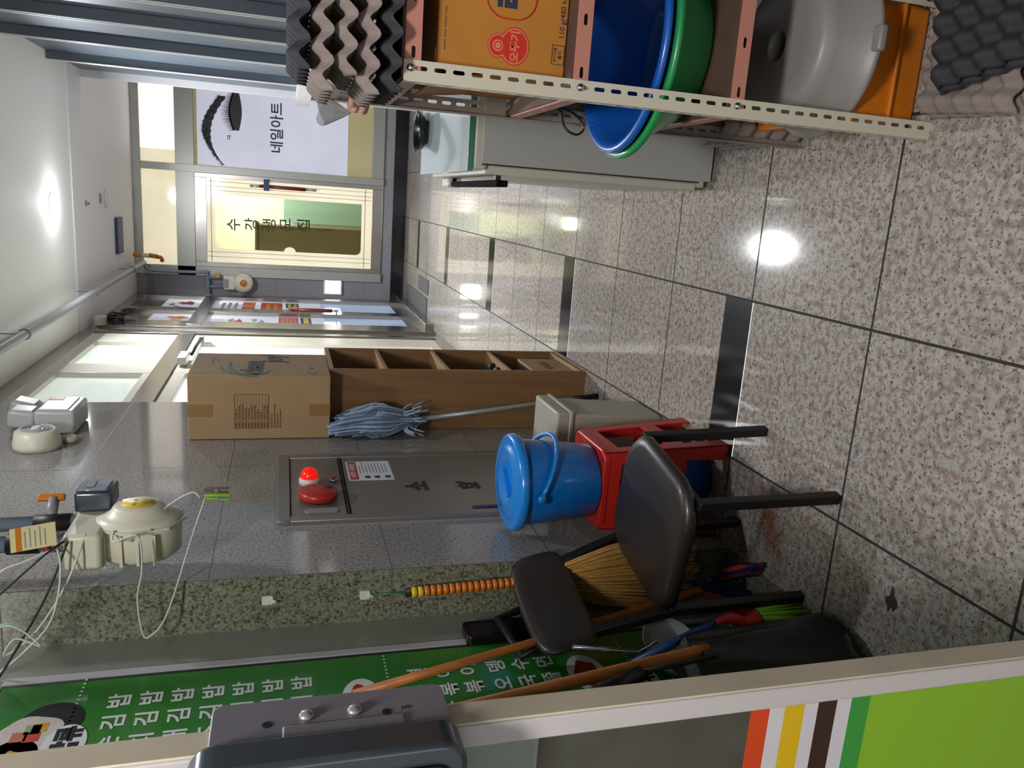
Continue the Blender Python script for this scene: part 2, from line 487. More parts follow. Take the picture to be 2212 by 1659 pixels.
g2.box(-1.49, -1.475, 8.74, 9.46, 0.22, 1.15, 1); g2.box(-1.49, -1.475, 9.72, 10.68, 0.22, 1.15, 1)
g2.box(-1.49, -1.475, 8.74, 9.46, 1.15, 2.42, 0); g2.box(-1.49, -1.475, 9.72, 10.68, 1.15, 2.42, 0)
g2.box(-1.49, -1.475, 8.74, 9.46, 2.56, 3.0, 0); g2.box(-1.49, -1.475, 9.72, 10.68, 2.56, 3.0, 0)
g2.box(-1.49, -1.47, 8.74, 10.68, 3.0, 3.30, 2); g2.box(-1.49, -1.47, 8.74, 9.46, 0.1, 0.22, 2); g2.box(-1.49, -1.47, 9.72, 10.68, 0.1, 0.22, 2)
struct('window_2', g2, ['pane_poster', 'pane_blue', 'steel'], 'glazed shop front by the far corner with pale posters behind', 'window')
# printed matter behind that glass
mat('print_red', '#b3362a', 0.5); mat('print_orange', '#d07c2c', 0.5); mat('print_navy', '#2b3763', 0.5); mat('print_yellow', '#c9b54a', 0.5); mat('print_grey', '#8b8f9a', 0.5)
def stripes_text(mb, x, y0, y1, z0, z1, rows, m, rnd):
    h = (z1 - z0) / rows
    for r in range(rows):
        y = y0 + rnd.uniform(0, .1) * (y1 - y0)
        while y < y1 - 0.01:
            l = rnd.uniform(.03, .12); e = min(y1, y + l)
            mb.add([(x, y, z0 + r * h + h * .2), (x, e, z0 + r * h + h * .2), (x, e, z0 + r * h + h * .75), (x, y, z0 + r * h + h * .75)], [(0, 1, 2, 3)], m)
            y = e + 0.015
pr = M(); rd = random.Random(3); X0 = -1.473
def prect(y0, y1, z0, z1, m, x=X0): pr.add([(x, y0, z0), (x, y1, z0), (x, y1, z1), (x, y0, z1)], [(0, 1, 2, 3)], m)
prect(9.80, 10.60, 1.62, 1.88, 0); prect(9.80, 10.60, 1.42, 1.58, 2); prect(9.8, 10.2, 1.95, 2.10, 0); prect(10.22, 10.6, 1.95, 2.1, 1)
stripes_text(pr, X0 + .001, 9.85, 10.55, 1.43, 1.57, 2, 3, rd); stripes_text(pr, X0 + .001, 9.9, 10.5, 2.14, 2.36, 3, 4, rd)
stripes_text(pr, X0 + .001, 9.9, 10.5, 1.66, 1.84, 2, 1, rd)
prect(8.80, 9.42, 1.30, 1.42, 2); stripes_text(pr, X0 + .001, 8.85, 9.38, 1.31, 1.41, 1, 3, rd)
prect(8.80, 9.42, 1.44, 1.66, 0)
for i in range(5):
    for j in range(4): prect(8.86 + i * .105, 8.92 + i * .105, 1.465 + j * .045, 1.495 + j * .045, 4, X0 + .001)
def blob(yc, zc, ry, rz, m, k=0):
    pr.poly([(X0, yc + ry * (1 + .3 * math.sin(5 * a + k)) * math.cos(a), zc + rz * (1 + .3 * math.cos(3 * a + k)) * math.sin(a)) for a in [2 * PI * i / 24 for i in range(24)]], m)
for y, z, a, b, m_, k in ((9.95, 2.82, .11, .08, 0, 0), (10.35, 2.74, .13, .09, 0, 2), (10.2, 2.9, .1, .03, 4, 1), (8.95, 2.74, .12, .1, 1, 1), (9.2, 2.72, .1, .1, 1, 3),
                          (9.05, 2.08, .14, .04, 0, 1), (9.1, 2.16, .12, .03, 4, 2), (9.05, 1.84, .13, .03, 4, 0), (9.15, 1.92, .1, .03, 4, 3)):
    blob(y, z, a, b, m_, k)
tag(build('window_posters', pr, ['print_red', 'print_orange', 'print_navy', 'print_yellow', 'print_grey']), 'red, orange and navy printed notices on the far left shop glass', 'poster')
# red pull handle on the far left glass door
ph = thing('pull_handle', 'dark red vertical pull handle with steel ends on the far left glass door', 'door handle', (-1.43, 9.45, 1.0))
mat('dark_red', '#6b1f18', 0.35)
build('grip', M().tube([(-1.38, 9.42, 1.06), (-1.38, 9.42, 1.52)], 0.022, 12), 'dark_red', ph)
for z0, z1 in ((0.98, 1.06), (1.52, 1.60)): build('end_cap', M().tube([(-1.38, 9.42, z0), (-1.38, 9.42, z1)], 0.017, 12), 'chrome', ph)
for z in (1.0, 1.58): build('bracket', M().tube([(-1.432, 9.47, z), (-1.38, 9.42, z)], 0.009, 8), 'chrome', ph)
# door closer on the left shop front transom
dc = thing('door_closer', 'dark door closer arm on the steel band of the left shop front', 'door closer', (-1.42, 6.9, 2.40))
build('body', M().box(-1.42, -1.36, 6.5, 6.78, 2.34, 2.41), 'cream_alu', dc, bevel=0.006)
build('arm', M().tube([(-1.38, 6.75, 2.325), (-1.37, 7.0, 2.32), (-1.385, 7.5, 2.32)], 0.014, 8), 'black', dc)
build('bracket', M().box(-1.425, -1.37, 7.48, 7.56, 2.30, 2.34), 'grey_plastic', dc, bevel=0.003)

# ---- end wall (y = 11)
em = M()
slabs(em, 'y', -1.45, -1.19, 0.0, CEIL - .012, [], [0.55, 1.7, 2.6], lambda u, v: (u, 11.0, v), mt=0, mj=1)
em.add([(-1.6, 11.02, 0), (3.4, 11.02, 0), (3.4, 11.02, .3), (-1.6, 11.02, .3)], [(0, 1, 2, 3)], 0)
em.box(-1.45, 3.4, 10.99, 11.02, 0.18, 0.32, 0)
em.box(-1.45, 3.4, 10.98, 11.01, 0.0, 0.18, 2)
struct('wall_back', em, ['end_granite', 'joint', 'black_stone'], 'dull grey granite end wall with black skirting and stone plinth', 'wall')
ef = M()
ef.box(-1.19, 3.4, 10.94, 11.0, 3.32, CEIL - .012, 0)
ef.box(-1.19, 3.4, 10.94, 11.0, 2.70, 2.92, 0)
ef.box(-1.19, -1.07, 10.94, 11.0, 0.32, 3.32, 0)
ef.box(0.11, 0.20, 10.93, 11.0, 0.32, 3.32, 0)
ef.box(0.2, 3.4, 10.95, 11.0, 0.32, 0.48, 0)
ef.box(1.5, 1.6, 10.94, 11.0, 0.48, 3.32, 0)
struct('trim_3', ef, ['brushed'], 'steel framing of the end shop front', 'shop frame', bevel=0.003)
ew = M()
ew.box(-1.07, 0.11, 10.975, 10.985, 2.92, 3.32, 0)
ew.box(0.20, 0.36, 10.975, 10.985, 2.92, 3.32, 0)
ew.box(0.36, 1.5, 10.975, 10.985, 2.92, 3.32, 1)
ew.box(1.6, 3.4, 10.975, 10.985, 2.92, 3.32, 1)
ew.box(0.2, 1.5, 10.985, 10.995, 0.48, 2.70, 2)
ew.box(1.6, 3.4, 10.985, 10.995, 0.48, 2.70, 2)
struct('window_3', ew, ['pane_cream', 'pane_white', 'pane_yellow'], 'backlit frosted glazing of the end shop front', 'window')
# the end shop door: steel frame, frosted film with a clear cut-out
dr = bpy.data.objects.new('door_1', None); COL.objects.link(dr); dr.location = (-0.48, 10.97, 0.32)
dr['kind'] = 'structure'; dr['label'] = 'steel framed glass door of the end shop with frosted film'; dr['category'] = 'door'
df = M()
df.box(-1.07, -1.01, 10.95, 10.99, 0.33, 2.70); df.box(0.055, 0.11, 10.95, 10.99, 0.33, 2.70)
df.box(-1.01, 0.055, 10.95, 10.99, 2.56, 2.70); df.box(-1.01, 0.055, 10.95, 10.99, 0.33, 0.46)
build('door_frame', df, 'steel', dr, bevel=0.003)
# film with cut-out: cut-out outline with stepped corners and a small round bite
X_L, X_R, Z_B, Z_T = -0.83, -0.15, 0.60, 2.46
cut = []
cut += [(X_L + 0.07, Z_B), (X_R, Z_B), (X_R, Z_T), (X_L + 0.07, Z_T)]
cut += [(X_L + 0.07 * math.cos(a) * 1.0, Z_T - 0.07 + 0.0 + 0.0) if False else (X_L + 0.07 - 0.07 * math.sin(a), Z_T - 0.07 * (1 - math.cos(a))) for a in [PI / 8 * i for i in range(1, 5)]]
cut += [(X_L + 0.06 * math.sin(a), 1.53 + 0.075 * math.cos(a)) for a in [PI * i / 12 for i in range(13)]]
cut += [(X_L + 0.07 - 0.07 * math.cos(a), Z_B + 0.07 - 0.07 * math.sin(a)) for a in [PI / 8 * i for i in range(0, 5)]][:-1]
film = M()
from mathutils.geometry import tessellate_polygon
outer = [Vector((-1.01, 0.46, 0)), Vector((0.055, 0.46, 0)), Vector((0.055, 2.56, 0)), Vector((-1.01, 2.56, 0))]
inner = [Vector((a, b, 0)) for a, b in cut]
tr = tessellate_polygon([outer, inner])
film.add([(p.x, 10.968, p.y) for p in outer + inner], [tuple(t) for t in tr])
build('frosted_film', film, 'pane_cream', dr)
clear_glass('green_glass', '#d9e2cc')
build('glass_pane', M().poly([(-1.01, 10.975, .46), (.055, 10.975, .46), (.055, 10.975, 2.56), (-1.01, 10.975, 2.56)]), 'green_glass', dr)
mat('film_line', '#c9c3b0', 0.3)
fl_ = M()
for z in (2.50, 0.55):
    fl_.box(-1.0, 0.05, 10.964, 10.966, z, z + 0.012)
for x in (0.01, -0.05, -0.10, -0.88, -0.94): fl_.box(x, x + 0.008, 10.964, 10.966, 0.47, 2.55)
build('film_stripe', fl_, 'film_line', dr)
dl = M()
for ch, z, x in (('수', 2.225, -0.515), ('강', 2.005, -0.500), ('생', 1.78, -0.487), ('모', 1.575, -0.474), ('집', 1.345, -0.462)):
    dl.text(ch, (x, 10.9655, z), (1, 0, 0), (0, 0, 1), 0.182, bold=0.012)
build('lettering', dl, 'ink', dr)
h2 = thing('pull_handle', 'long dark red pull handle with silver ends and blue tag on the end shop door', 'door handle', (-0.02, 10.95, 1.2))
build('grip', M().tube([(-0.012, 10.90, 1.34), (-0.005, 10.90, 1.90)], 0.022, 12), 'dark_red', h2)
for z0, z1 in ((1.20, 1.34), (1.90, 2.03)): build('end_cap', M().tube([(-0.01, 10.90, z0), (-0.01, 10.90, z1)], 0.017, 12), 'chrome', h2)
for z in (1.25, 1.98): build('bracket', M().tube([(-0.01, 10.95, z), (-0.01, 10.90, z)], 0.009, 8), 'chrome', h2)
build('tag', M().box(-0.06, 0.085, 10.865, 10.875, 1.79, 1.86), 'print_navy', h2)
# interior of the end shop, seen through the cut-out
ri = M()
ri.box(-1.5, 3.2, 11.1, 14.0, 0.2, 0.3, 1); ri.box(-1.5, 3.2, 11.1, 14.0, 3.2, 3.3, 0)
mat('room_paint', '#d3d2b8', 0.7); mat('room_floor', '#6b6450', 0.5)
struct('wall_interior', M().box(-1.5, 3.2, 14.0, 14.1, 0.3, 3.3, 0), ['room_paint'], 'pale back wall of the room behind the end shop door', 'wall')
struct('trim_7', ri, ['room_paint', 'room_floor'], 'floor and ceiling slabs of the room behind the end shop door', 'room slab')
mat('teal_board', '#7f978c', 0.6); mat('brown_counter', '#8a744e', 0.5)
tag(build('teal_cabinet', M().box(-0.55, 0.45, 13.4, 13.9, 0.3, 1.62), 'teal_board', bevel=0.01), 'teal green cabinet inside the end shop', 'cabinet')
ct = thing('shop_counter', 'brown wooden counter just inside the end shop door', 'counter', (-1.0, 11.7, 0.3))
build('body', M().box(-1.45, -0.52, 11.5, 12.0, 0.3, 1.95), 'brown_counter', ct, bevel=0.01)
build('top', M().box(-1.48, -0.49, 11.47, 12.03, 1.95, 1.99), 'brown_counter', ct, bevel=0.005)
il = M().box(-0.5, 0.6, 12.2, 12.5, 3.16, 3.2)
tag(build('ceiling_light', il, 'lamp_on'), 'white strip light on the ceiling inside the end shop', 'ceiling light')
area('room_light', (0.1, 12.6, 3.1), 0.9, 130, (1, 0.97, 0.86), shape='SQUARE')

# eyebrow poster
ep = thing('nail_shop_poster', 'white poster with black eyebrow, eyelash and Korean lettering on the end shop window', 'poster', (0.7, 10.98, 0.8))
build('sheet', M().box(0.205, 1.46, 10.972, 10.978, 0.80, 2.66), 'poster_white', ep)
eb = M(); yP = 10.970
def spine(t):   # eyebrow from tail (left) to head (right)
    x = 0.22 + 0.84 * t
    z = 2.36 + 0.215 * math.sin(PI * min(1, t * 1.02)) ** 0.9 * (1 - 0.15 * t) - 0.02 * (1 - t)
    return x, z
def ehw(t): return 0.006 + 0.055 * math.sin(PI * min(1.0, 0.12 + t * 0.62)) * min(1, t * 2.2) + 0.01 * t
n = 40; up_, lo_ = [], []
for i in range(n + 1):
    t = i / n; x, z = spine(t); h = ehw(t)
    up_.append((x, yP, z + h * (0.8 + 0.10 * math.sin(i * 2.1)))); lo_.append((x, yP, z - h * (0.8 + 0.10 * math.sin(i * 1.7))))
for i in range(n):
    eb.add([lo_[i], lo_[i + 1], up_[i + 1], up_[i]], [(0, 1, 2, 3)])
rd = random.Random(5)
for k in range(420):
    t = rd.random() ** .8; x, z = spine(t); h = ehw(t); s_ = rd.uniform(-1, 1)
    x0 = x; z0 = z + s_ * h * .7; L_ = rd.uniform(.02, .055); a = 2.5 - t * 1.0 + rd.uniform(-.3, .3)
    x1, z1 = x0 + L_ * math.cos(a), z0 + L_ * math.sin(a) * .9
    eb.add([(x0, yP - .0005, z0), (x0 + .006, yP - .0005, z0 + .003), (x1, yP - .0005, z1)], [(0, 1, 2)])
build('eyebrow', eb, 'ink', ep)
el = M()
top = []; bot = []
for i in range(21):
    t = i / 20; x = 0.66 + 0.46 * t
    top.append((x, yP, 2.235 + 0.05 * math.sin(PI * t) + 0.0 * t)); bot.append((x, yP, 2.125 + 0.035 * (1 - math.sin(PI * t))))
for i in range(20): el.add([bot[i], bot[i + 1], top[i + 1], top[i]], [(0, 1, 2, 3)])
for k in range(46):
    t = k / 45; x = 0.665 + 0.45 * t; zt = 2.235 + 0.05 * math.sin(PI * t); L_ = 0.06 + 0.05 * math.sin(PI * min(1, t * 1.1)) * rd.uniform(.6, 1.2)
    a = 2.0 - t * 1.0 + rd.uniform(-.08, .08)
    el.add([(x - .005, yP, zt - .02), (x + .005, yP, zt - .02), (x + L_ * math.cos(a), yP, zt + L_ * math.sin(a))], [(0, 1, 2)])
build('eyelash', el, 'ink', ep)
tl = M()
tl.text('네일아트', (0.735, yP, 1.69), (1, 0, 0), (0, 0, 1), 0.175, bold=0.015, stretch=0.98)
tl.text('ㅋ', (0.565, yP, 2.27), (1, 0, 0), (0, 0, 1), 0.09, bold=0.01)
build('lettering', tl, 'ink', ep)
# blue sign slab near the ceiling, lamp square, intercom etc. on the end wall
tag(build('ceiling_vent', M().box(-0.86, -0.46, 9.75, 10.05, CEIL - 0.045, CEIL - 0.012), 'print_navy', bevel=0.003), 'dark blue flat vent panel on the far ceiling', 'vent')
wl = thing('wall_lamp', 'glowing square wall lamp low on the end wall left of the shop door', 'lamp', (-1.265, 10.97, 0.96))
build('lamp_frame', frame_y(M(), 10.955, 10.995, -1.385, -1.145, 0.84, 1.085, 0.02), 'white_plastic', wl, bevel=0.003)
mat('square_lamp', '#ffffff', .5, emit=(1, .97, .88, 1), es=5)
build('diffuser', M().box(-1.365, -1.165, 10.965, 10.99, 0.86, 1.065), 'square_lamp', wl)
area('wall_lamp_light', (-1.265, 10.93, 0.96), 0.2, 1.2, (1, .96, .88), (-PI / 2, 0, 0), 'SQUARE')

# ---- right wall: tall blue-grey panels between projecting mullions
rw = M()
rw.box(0.93, 1.0, -3, 8.5, 1.38, CEIL, 0)
rw.box(0.93, 1.0, -3, 8.5, 0.0, 1.38, 2)
rw.box(1.0, 3.4, 8.4, 8.5, 0, CEIL, 0)
rw.box(0.80, 0.93, -3, 8.5, 1.375, 1.50, 1)
rw.box(0.86, 0.93, -3, 8.5, 0.0, 0.12, 3)
struct('wall_right', rw, ['panel_blue', 'sill_grey', 'dark_glass', 'black_stone'], 'right wall of blue-grey panels over a pale ledge and dark glass', 'wall')
rm = M()
for y in (-2.0, -0.8, 0.4, 1.5, 2.6, 3.6, 4.62, 5.38, 6.30, 7.42):
    rm.box(0.868, 0.93, y, y + 0.065, 1.5, CEIL, 1)  # mullion sides take the dark panel colour to stand for their shade
    rm.box(0.862, 0.868, y - .003, y + 0.020, 1.5, CEIL); rm.box(0.862, 0.868, y + 0.045, y + 0.068, 1.5, CEIL)
rm.box(0.862, 1.0, 8.48, 8.51, 0, CEIL)
struct('trim_4', rm, ['white_alu', 'panel_blue'], 'pale vertical mullions on the right wall panels', 'mullion', bevel=0.002)
lo = M()
for y in (5.6, 5.9, 6.9, 7.15, 8.2, 8.3): lo.box(0.905, 0.925, y, y + 0.03, 0.12, 1.375)
struct('trim_5', lo, ['chrome'], 'chrome bars of the dark glazing under the right ledge', 'mullion')

# ---- near left: shop glazing with green menu, open door leaf
nf = M()
nf.box(-1.43, -1.373, 2.185, 2.36, 0.0, CEIL, 0)
nf.box(-1.43, -1.373, 0.80, 2.185, 2.33, CEIL, 0)
nf.box(-1.43, -1.373, 0.80, 2.185, 0.0, 0.10, 0)
nf.box(-1.43, -1.373, 0.76, 0.86, 0.10, 2.33, 0)
nf.box(-1.375, -1.366, 2.166, 2.192, 0.10, 2.33, 1); nf.box(-1.375, -1.371, 2.148, 2.166, 0.10, 2.33, 2)
struct('trim_6', nf, ['brushed', 'white_alu', 'black'], 'brushed steel frame around the green menu glazing', 'shop frame')
nw = M()
nw.box(-1.43, -1.35, -3, -0.3, 0, CEIL, 0)
nw.box(-3.2, -3.1, -3, 2.4, 0, CEIL, 0)
nw.box(-1.43, -1.35, -0.3, 0.76, 2.33, CEIL, 0)
nw.box(-3.1, -1.43, 2.37, 2.45, 0, CEIL, 0)
struct('wall_front', nw, ['wall_paint'], 'plain wall of the snack shop behind the open door leaf', 'wall')

# green menu
mat('menu_green', '#2f7a2c', 0.25, coat=0.3)
mp_ = thing('menu_poster', 'tall green menu poster with white Korean dish names on the left shop glass', 'menu', (-1.37, 1.5, 0.1))
build('sheet', M().box(-1.3725, -1.369, 0.87, 2.150, 0.11, 2.325), 'menu_green', mp_)
XM = -1.3675
mt = M()
def mrow(body, yr, z, s=0.062):
    for k, ch in enumerate(reversed(body)):
        if ch != ' ': mt.text(ch, (XM, yr - k * 0.088, z), (0, 1, 0), (0, 0, 1), s, bold=0.022, stretch=1.15)
for k, b in enumerate(('손김밥', '참치김밥', '야채김밥', '치즈김밥', '김치김밥', '소고기김밥', '돈까스김밥')): mrow(b, 2.043, 2.014 - 0.0785 * k)
for b, z in (('라면', 1.212), ('라볶이', 1.135), ('떡볶이', 1.060), ('오뎅', 0.973), ('잔치국수', 0.897), ('쫄면', 0.821)): mrow(b, 2.03, z)
mrow('우동', 1.86, 0.43); mrow('만두', 1.86, 0.36)
for z, ya, yb in ((2.122, 1.40, 2.17), (1.305, 1.40, 2.15), (0.555, 1.4, 2.10)):
    y = ya
    while y < yb:
        mt.poly([(XM, y + .004 * math.cos(a), z + .004 * math.sin(a)) for a in [PI / 3 * i for i in range(6)]]); y += 0.018
build('lettering', mt, 'white_print', mp_)
mat('seaweed', '#101412', 0.4); mat('rice', '#c9c2bd', 0.6, vary=.12, vscale=80); mat('egg_yellow', '#c99a2e', .5); mat('carrot', '#c0481e', .5); mat('ham', '#c07050', .5); mat('cucumber', '#8ea070', .5); mat('stew_red', '#8a2c14', .4, vary=.5, vscale=40)
fp = M()
def disc(y, z, ry, rz, m, x, wob=0, k=0, rot=0):
    c_, s_ = math.cos(rot), math.sin(rot)
    pts = []
    for i in range(28):
        a = 2 * PI * i / 28; q = 1 + wob * math.sin(5 * a + k)
        u, v_ = ry * q * math.cos(a), rz * q * math.sin(a)
        pts.append((x, y + u * c_ - v_ * s_, z + u * s_ + v_ * c_))
    fp.poly(pts, m)
disc(1.985, 2.165, .075, .075, 0, XM); disc(1.935, 2.205, .075, .078, 1, XM + .0004, .05)
for y, z, m_ in ((1.955, 2.20, 5), (1.96, 2.185, 2), (1.93, 2.225, 4), (1.925, 2.195, 3)):
    fp.add([(XM + .0008, y - .018, z - .018), (XM + .0008, y + .018, z - .018), (XM + .0008, y + .018, z + .018), (XM + .0008, y - .018, z + .018)], [(0, 1, 2, 3)], m_)
disc(1.86, 2.22, .07, .05, 1, XM + .0004, .06, 2); disc(1.85, 2.225, .03, .02, 2, XM + .0008, .1)
disc(1.885, 2.115, .075, .05, 6, XM + .001)
disc(1.93, 1.385, .105, .058, 6, XM); disc(1.93, 1.385, .075, .04, 7, XM + .0004, .1)
disc(1.95, 0.71, .095, .060, 6, XM); disc(1.95, 0.71, .065, .038, 7, XM + .0004, .1)
disc(1.86, 0.62, .08, .05, 7, XM, .1); disc(1.89, 0.545, .075, .042, 6, XM + .001)
build('food_picture', fp, ['seaweed', 'rice', 'egg_yellow', 'carrot', 'ham', 'cucumber', 'white_print', 'stew_red'], mp_)
bl = M(); bl.text('김밥류', (XM + .0016, 1.865, 2.108), (0, 1, 0), (0, 0, 1), 0.062, bold=0.07); bl.text('면류', (XM + .0016, 1.875, 0.540), (0, 1, 0), (0, 0, 1), 0.058, bold=0.07)
build('badge_lettering', bl, 'ink', mp_)

# door leaf, open across the view at the left
LX0, LX1, LY0, LY1 = -1.372, -0.550, 0.712, 0.750
dl_ = bpy.data.objects.new('door_2', None); COL.objects.link(dl_); dl_.location = (LX0, LY0, 0.0)
dl_['kind'] = 'structure'; dl_['label'] = 'open white framed glass door leaf with coloured stripes, nearest at the left'; dl_['category'] = 'door'
mat('leaf_white', '#c4bfbd', 0.35); mat('leaf_edge', '#d2c6ae', 0.45, vary=0.12, vscale=6)
lf2 = M()
lf2.box(LX1 - 0.027, LX1, LY0, LY1, 0.02, 2.30); lf2.box(LX0, LX0 + 0.05, LY0, LY1, 0.02, 2.30)
lf2.box(LX0 + .05, LX1 - .027, LY0, LY1, 2.22, 2.30); lf2.box(LX0 + .05, LX1 - .027, LY0, LY1, 0.02, 0.12)
build('leaf_frame', lf2, 'leaf_white', dl_, bevel=0.002)
build('edge_seal', M().box(LX1, LX1 + 0.003, LY0 + 0.002, LY1, 0.02, 2.30), 'leaf_edge', dl_, bevel=0.001)
mat('film_dark', '#4b4b40', 0.35, vary=.2, vscale=14); mat('film_light', '#8f9c94', 0.3, vary=.1, vscale=6)
for nm, c_ in (('st_red', '#cf4416'), ('st_yellow', '#d8b210'), ('st_brown', '#382019'), ('st_green', '#35953a'), ('st_lime', '#85b524'), ('st_white', '#cfccd0')): mat(nm, c_, 0.35)
gz = M(); GX0, GX1 = LX0 + .05, LX1 - .027
def pane(z0, z1, m): gz.box(GX0, GX1, LY0 + .010, LY0 + .020, z0, z1, m)
ZS = [(2.22, 1.322, 1), (1.322, 1.048, 0), (1.048, 1.021, 2), (1.021, .999, 7), (.999, .970, 3), (.970, .950, 7), (.950, .922, 4), (.922, .900, 7), (.900, .871, 5), (.871, 0.12, 6)]
for a, b, m_ in ZS: pane(b, a, m_)
build('glass_pane', gz, ['film_dark', 'film_light', 'st_red', 'st_yellow', 'st_brown', 'st_green', 'st_lime', 'st_white'], dl_)
# digital lock on the leaf with grey strike bracket
lk = thing('door_lock', 'grey metal and black glass door lock on the edge of the white door leaf', 'lock', (-0.58, LY0, 1.42))
mat('lock_metal', '#8f8a92', 0.38, 0.4); mat('lock_rim', '#5b626a', 0.25, 0.7)
def yprism(mb, c, pts, d, m=0): return mb.prism([(c[0] + p[0], c[1], c[2] + p[1]) for p in pts], (0, d, 0), m)
lb = M(); yprism(lb, (-0.615, LY0 - 0.045, 1.553), rrect(0.165, 0.272, 0.028), 0.045)
build('housing', lb, 'lock_rim', lk, bevel=0.006)
lg = M(); yprism(lg, (-0.626, LY0 - 0.048, 1.553), rrect(0.143, 0.242, 0.02), 0.004)
build('glass_face', lg, 'black_gloss', lk)
br = M()
br.prism([(LX1 + 0.003, LY0 - .03 + a, 1.548 + b) for a, b in [(p[0] + .05, p[1]) for p in rrect(0.100, 0.246, 0.012)]], (0.006, 0, 0))
br.box(LX1 - .012, LX1 + .009, LY0 - .036, LY0 - .02, 1.43, 1.45); br.box(LX1 - .012, LX1 + .009, LY0 - .036, LY0 - .02, 1.645, 1.665)
br.box(LX1 - .008, LX1 + .012, LY0 - .034, LY0 + .02, 1.475, 1.60)
build('strike_plate', br, 'lock_metal', lk, bevel=0.002)
for z in (1.575, 1.525):
    s_ = M().lathe([(0, 0), (.0075, 0), (.0085, .002), (.006, .005), (0, .006)], (LX1 + .009, LY0 + .035, z), (1, 0, 0), 14)
    build('screw', s_, 'brushed', lk)
hh = M()
for z in (1.615, 1.492): hh.lathe([(.005, 0), (.005, .0006)], (LX1 + .0092, LY0 + .028, z), (1, 0, 0), 12)
build('screw_hole', hh, 'black', lk)
mk = M(); mk.text('S', (LX1 + .0096, LY0 + .032, 1.470), (0, 1, 0), (0, 0, 1), 0.014, bold=.01)
build('mark', mk, 'ink', lk)

# ================================================================ CEILING AND WALL FITTINGS
dn = thing('downlight', 'round glowing recessed downlight in the white ceiling', 'ceiling light', (-0.26, 7.34, CEIL))
build('trim_ring', M().lathe([(.088, 0), (.088, -.006), (.076, -.009), (.074, -.003)], (-0.26, 7.34, CEIL), n=32), 'white_plastic', dn)
build('lens', M().lathe([(0, -.045), (.035, -.040), (.060, -.026), (.074, -.0045)], (-0.26, 7.34, CEIL), n=32), 'lamp_on', dn)
CF = CEIL - 0.012
sd = thing('smoke_detector', 'small round white smoke detector on the far ceiling', 'detector', (-0.24, 9.2, CF))
build('base', M().lathe([(.10, 0), (.10, -.012), (.07, -.03), (0, -.034)], (-0.24, 9.36, CF), n=24), 'white_plastic', sd)
build('vent_slot', M().box(-0.29, -0.19, 9.05, 9.12, CF - .012, CF), 'grey_plastic', sd, bevel=.004)
tag(build('sprinkler', M().lathe([(.03, 0), (.03, -.006), (.012, -.012), (.012, -.03), (.02, -.034), (0, -.036)], (-0.28, 8.46, CF), n=16), 'grey_plastic'), 'tiny grey sprinkler head on the far ceiling', 'sprinkler')

mat('pipe_grey', '#9a9ca2', 0.4); mat('pipe_blue', '#7f8fa0', .45); mat('brass', '#b5852a', .35, .6); mat('orange_pl', '#c9771c', .4)
mat('meter_cream', '#d6d1bd', 0.4); mat('label_yellow', '#d8bd2c', .5)
hp = thing('gas_pipe', 'long grey gas pipe hung below the ceiling along the left wall', 'pipe', (-1.09, 5.5, CEIL - .14))
build('pipe', M().tube([(-1.10, 2.6, 3.28), (-1.09, 5.5, 3.28), (-1.03, 10.70, 3.28)], 0.032, 14), 'pipe_grey', hp)
for y in (5.9, 8.0, 9.9):
    x = -1.09 + (y - 5.5) / 5.2 * .06
    h = M().tube([(x + .036 * math.cos(a), y, 3.28 + .036 * math.sin(a)) for a in [PI * 2 * i / 16 for i in range(16)]], .004, 6, closed=True)
    h.tube([(x, y, 3.315), (x, y, CEIL - (.012 if y > 8 else 0))], .005, 6)
    build('hanger', h, 'grey_plastic', hp)
wt = thing('wall_conduit', 'white slim cable trunking fixed beside the long ceiling pipe', 'conduit', (-1.2, 7.0, CEIL - .02))
build('cover', M().obox((-1.17, 6.9, 3.405), .05, 2.3, .05, Z=(0, 0, 1)), 'white_plastic', wt, bevel=.006)

# far gas meter with its pipes
fg = thing('gas_meter', 'small far cream gas meter with orange dot on the end wall', 'gas meter', (-1.25, 10.9, 2.14))
build('body', M().lathe([(0, -.07), (.10, -.06), (.128, -.03), (.128, .03), (.10, .06), (0, .065)], (-1.26, 10.88, 2.12), (0, -1, 0), 28), 'meter_cream', fg)
build('top_block', M().box(-1.35, -1.17, 10.82, 10.94, 2.22, 2.36), 'meter_cream', fg, bevel=.012)
build('label', M().lathe([(.045, 0), (.045, .003), (0, .003)], (-1.255, 10.815, 2.11), (0, -1, 0), 20), 'orange_pl', fg)
build('index_window', M().box(-1.32, -1.21, 10.80, 10.82, 2.30, 2.35), 'grey_plastic', fg, bevel=.003)
fp2 = thing('meter_pipe', 'thin blue grey pipe bending down to the far gas meter', 'pipe', (-1.13, 10.85, 2.9))
build('pipe', M().tube(smooth_path([(-1.06, 10.82, 3.30), (-1.14, 10.86, 3.2), (-1.14, 10.87, 2.62), (-1.16, 10.88, 2.56), (-1.44, 10.88, 2.55)], 4), .020, 10), 'pipe_blue', fp2)
build('pipe', M().tube([(-1.20, 10.88, 2.36), (-1.20, 10.88, 2.55)], .017, 10), 'pipe_blue', fp2)
build('pipe', M().tube([(-1.32, 10.88, 2.36), (-1.32, 10.88, 2.55)], .017, 10), 'pipe_blue', fp2)
build('pipe_flange', M().lathe([(.05, 0), (.05, .015), (.02, .02)], (-1.445, 10.88, 2.55), (1, 0, 0), 16), 'white_plastic', fp2)
build('valve_handle', M().box(-1.20, -1.15, 10.82, 10.86, 2.40, 2.46), 'brass', fp2, bevel=.005)
yp = thing('striped_pipe', 'short orange and white banded pipe piece by the far ceiling corner', 'pipe', (-1.0, 10.7, 3.3))
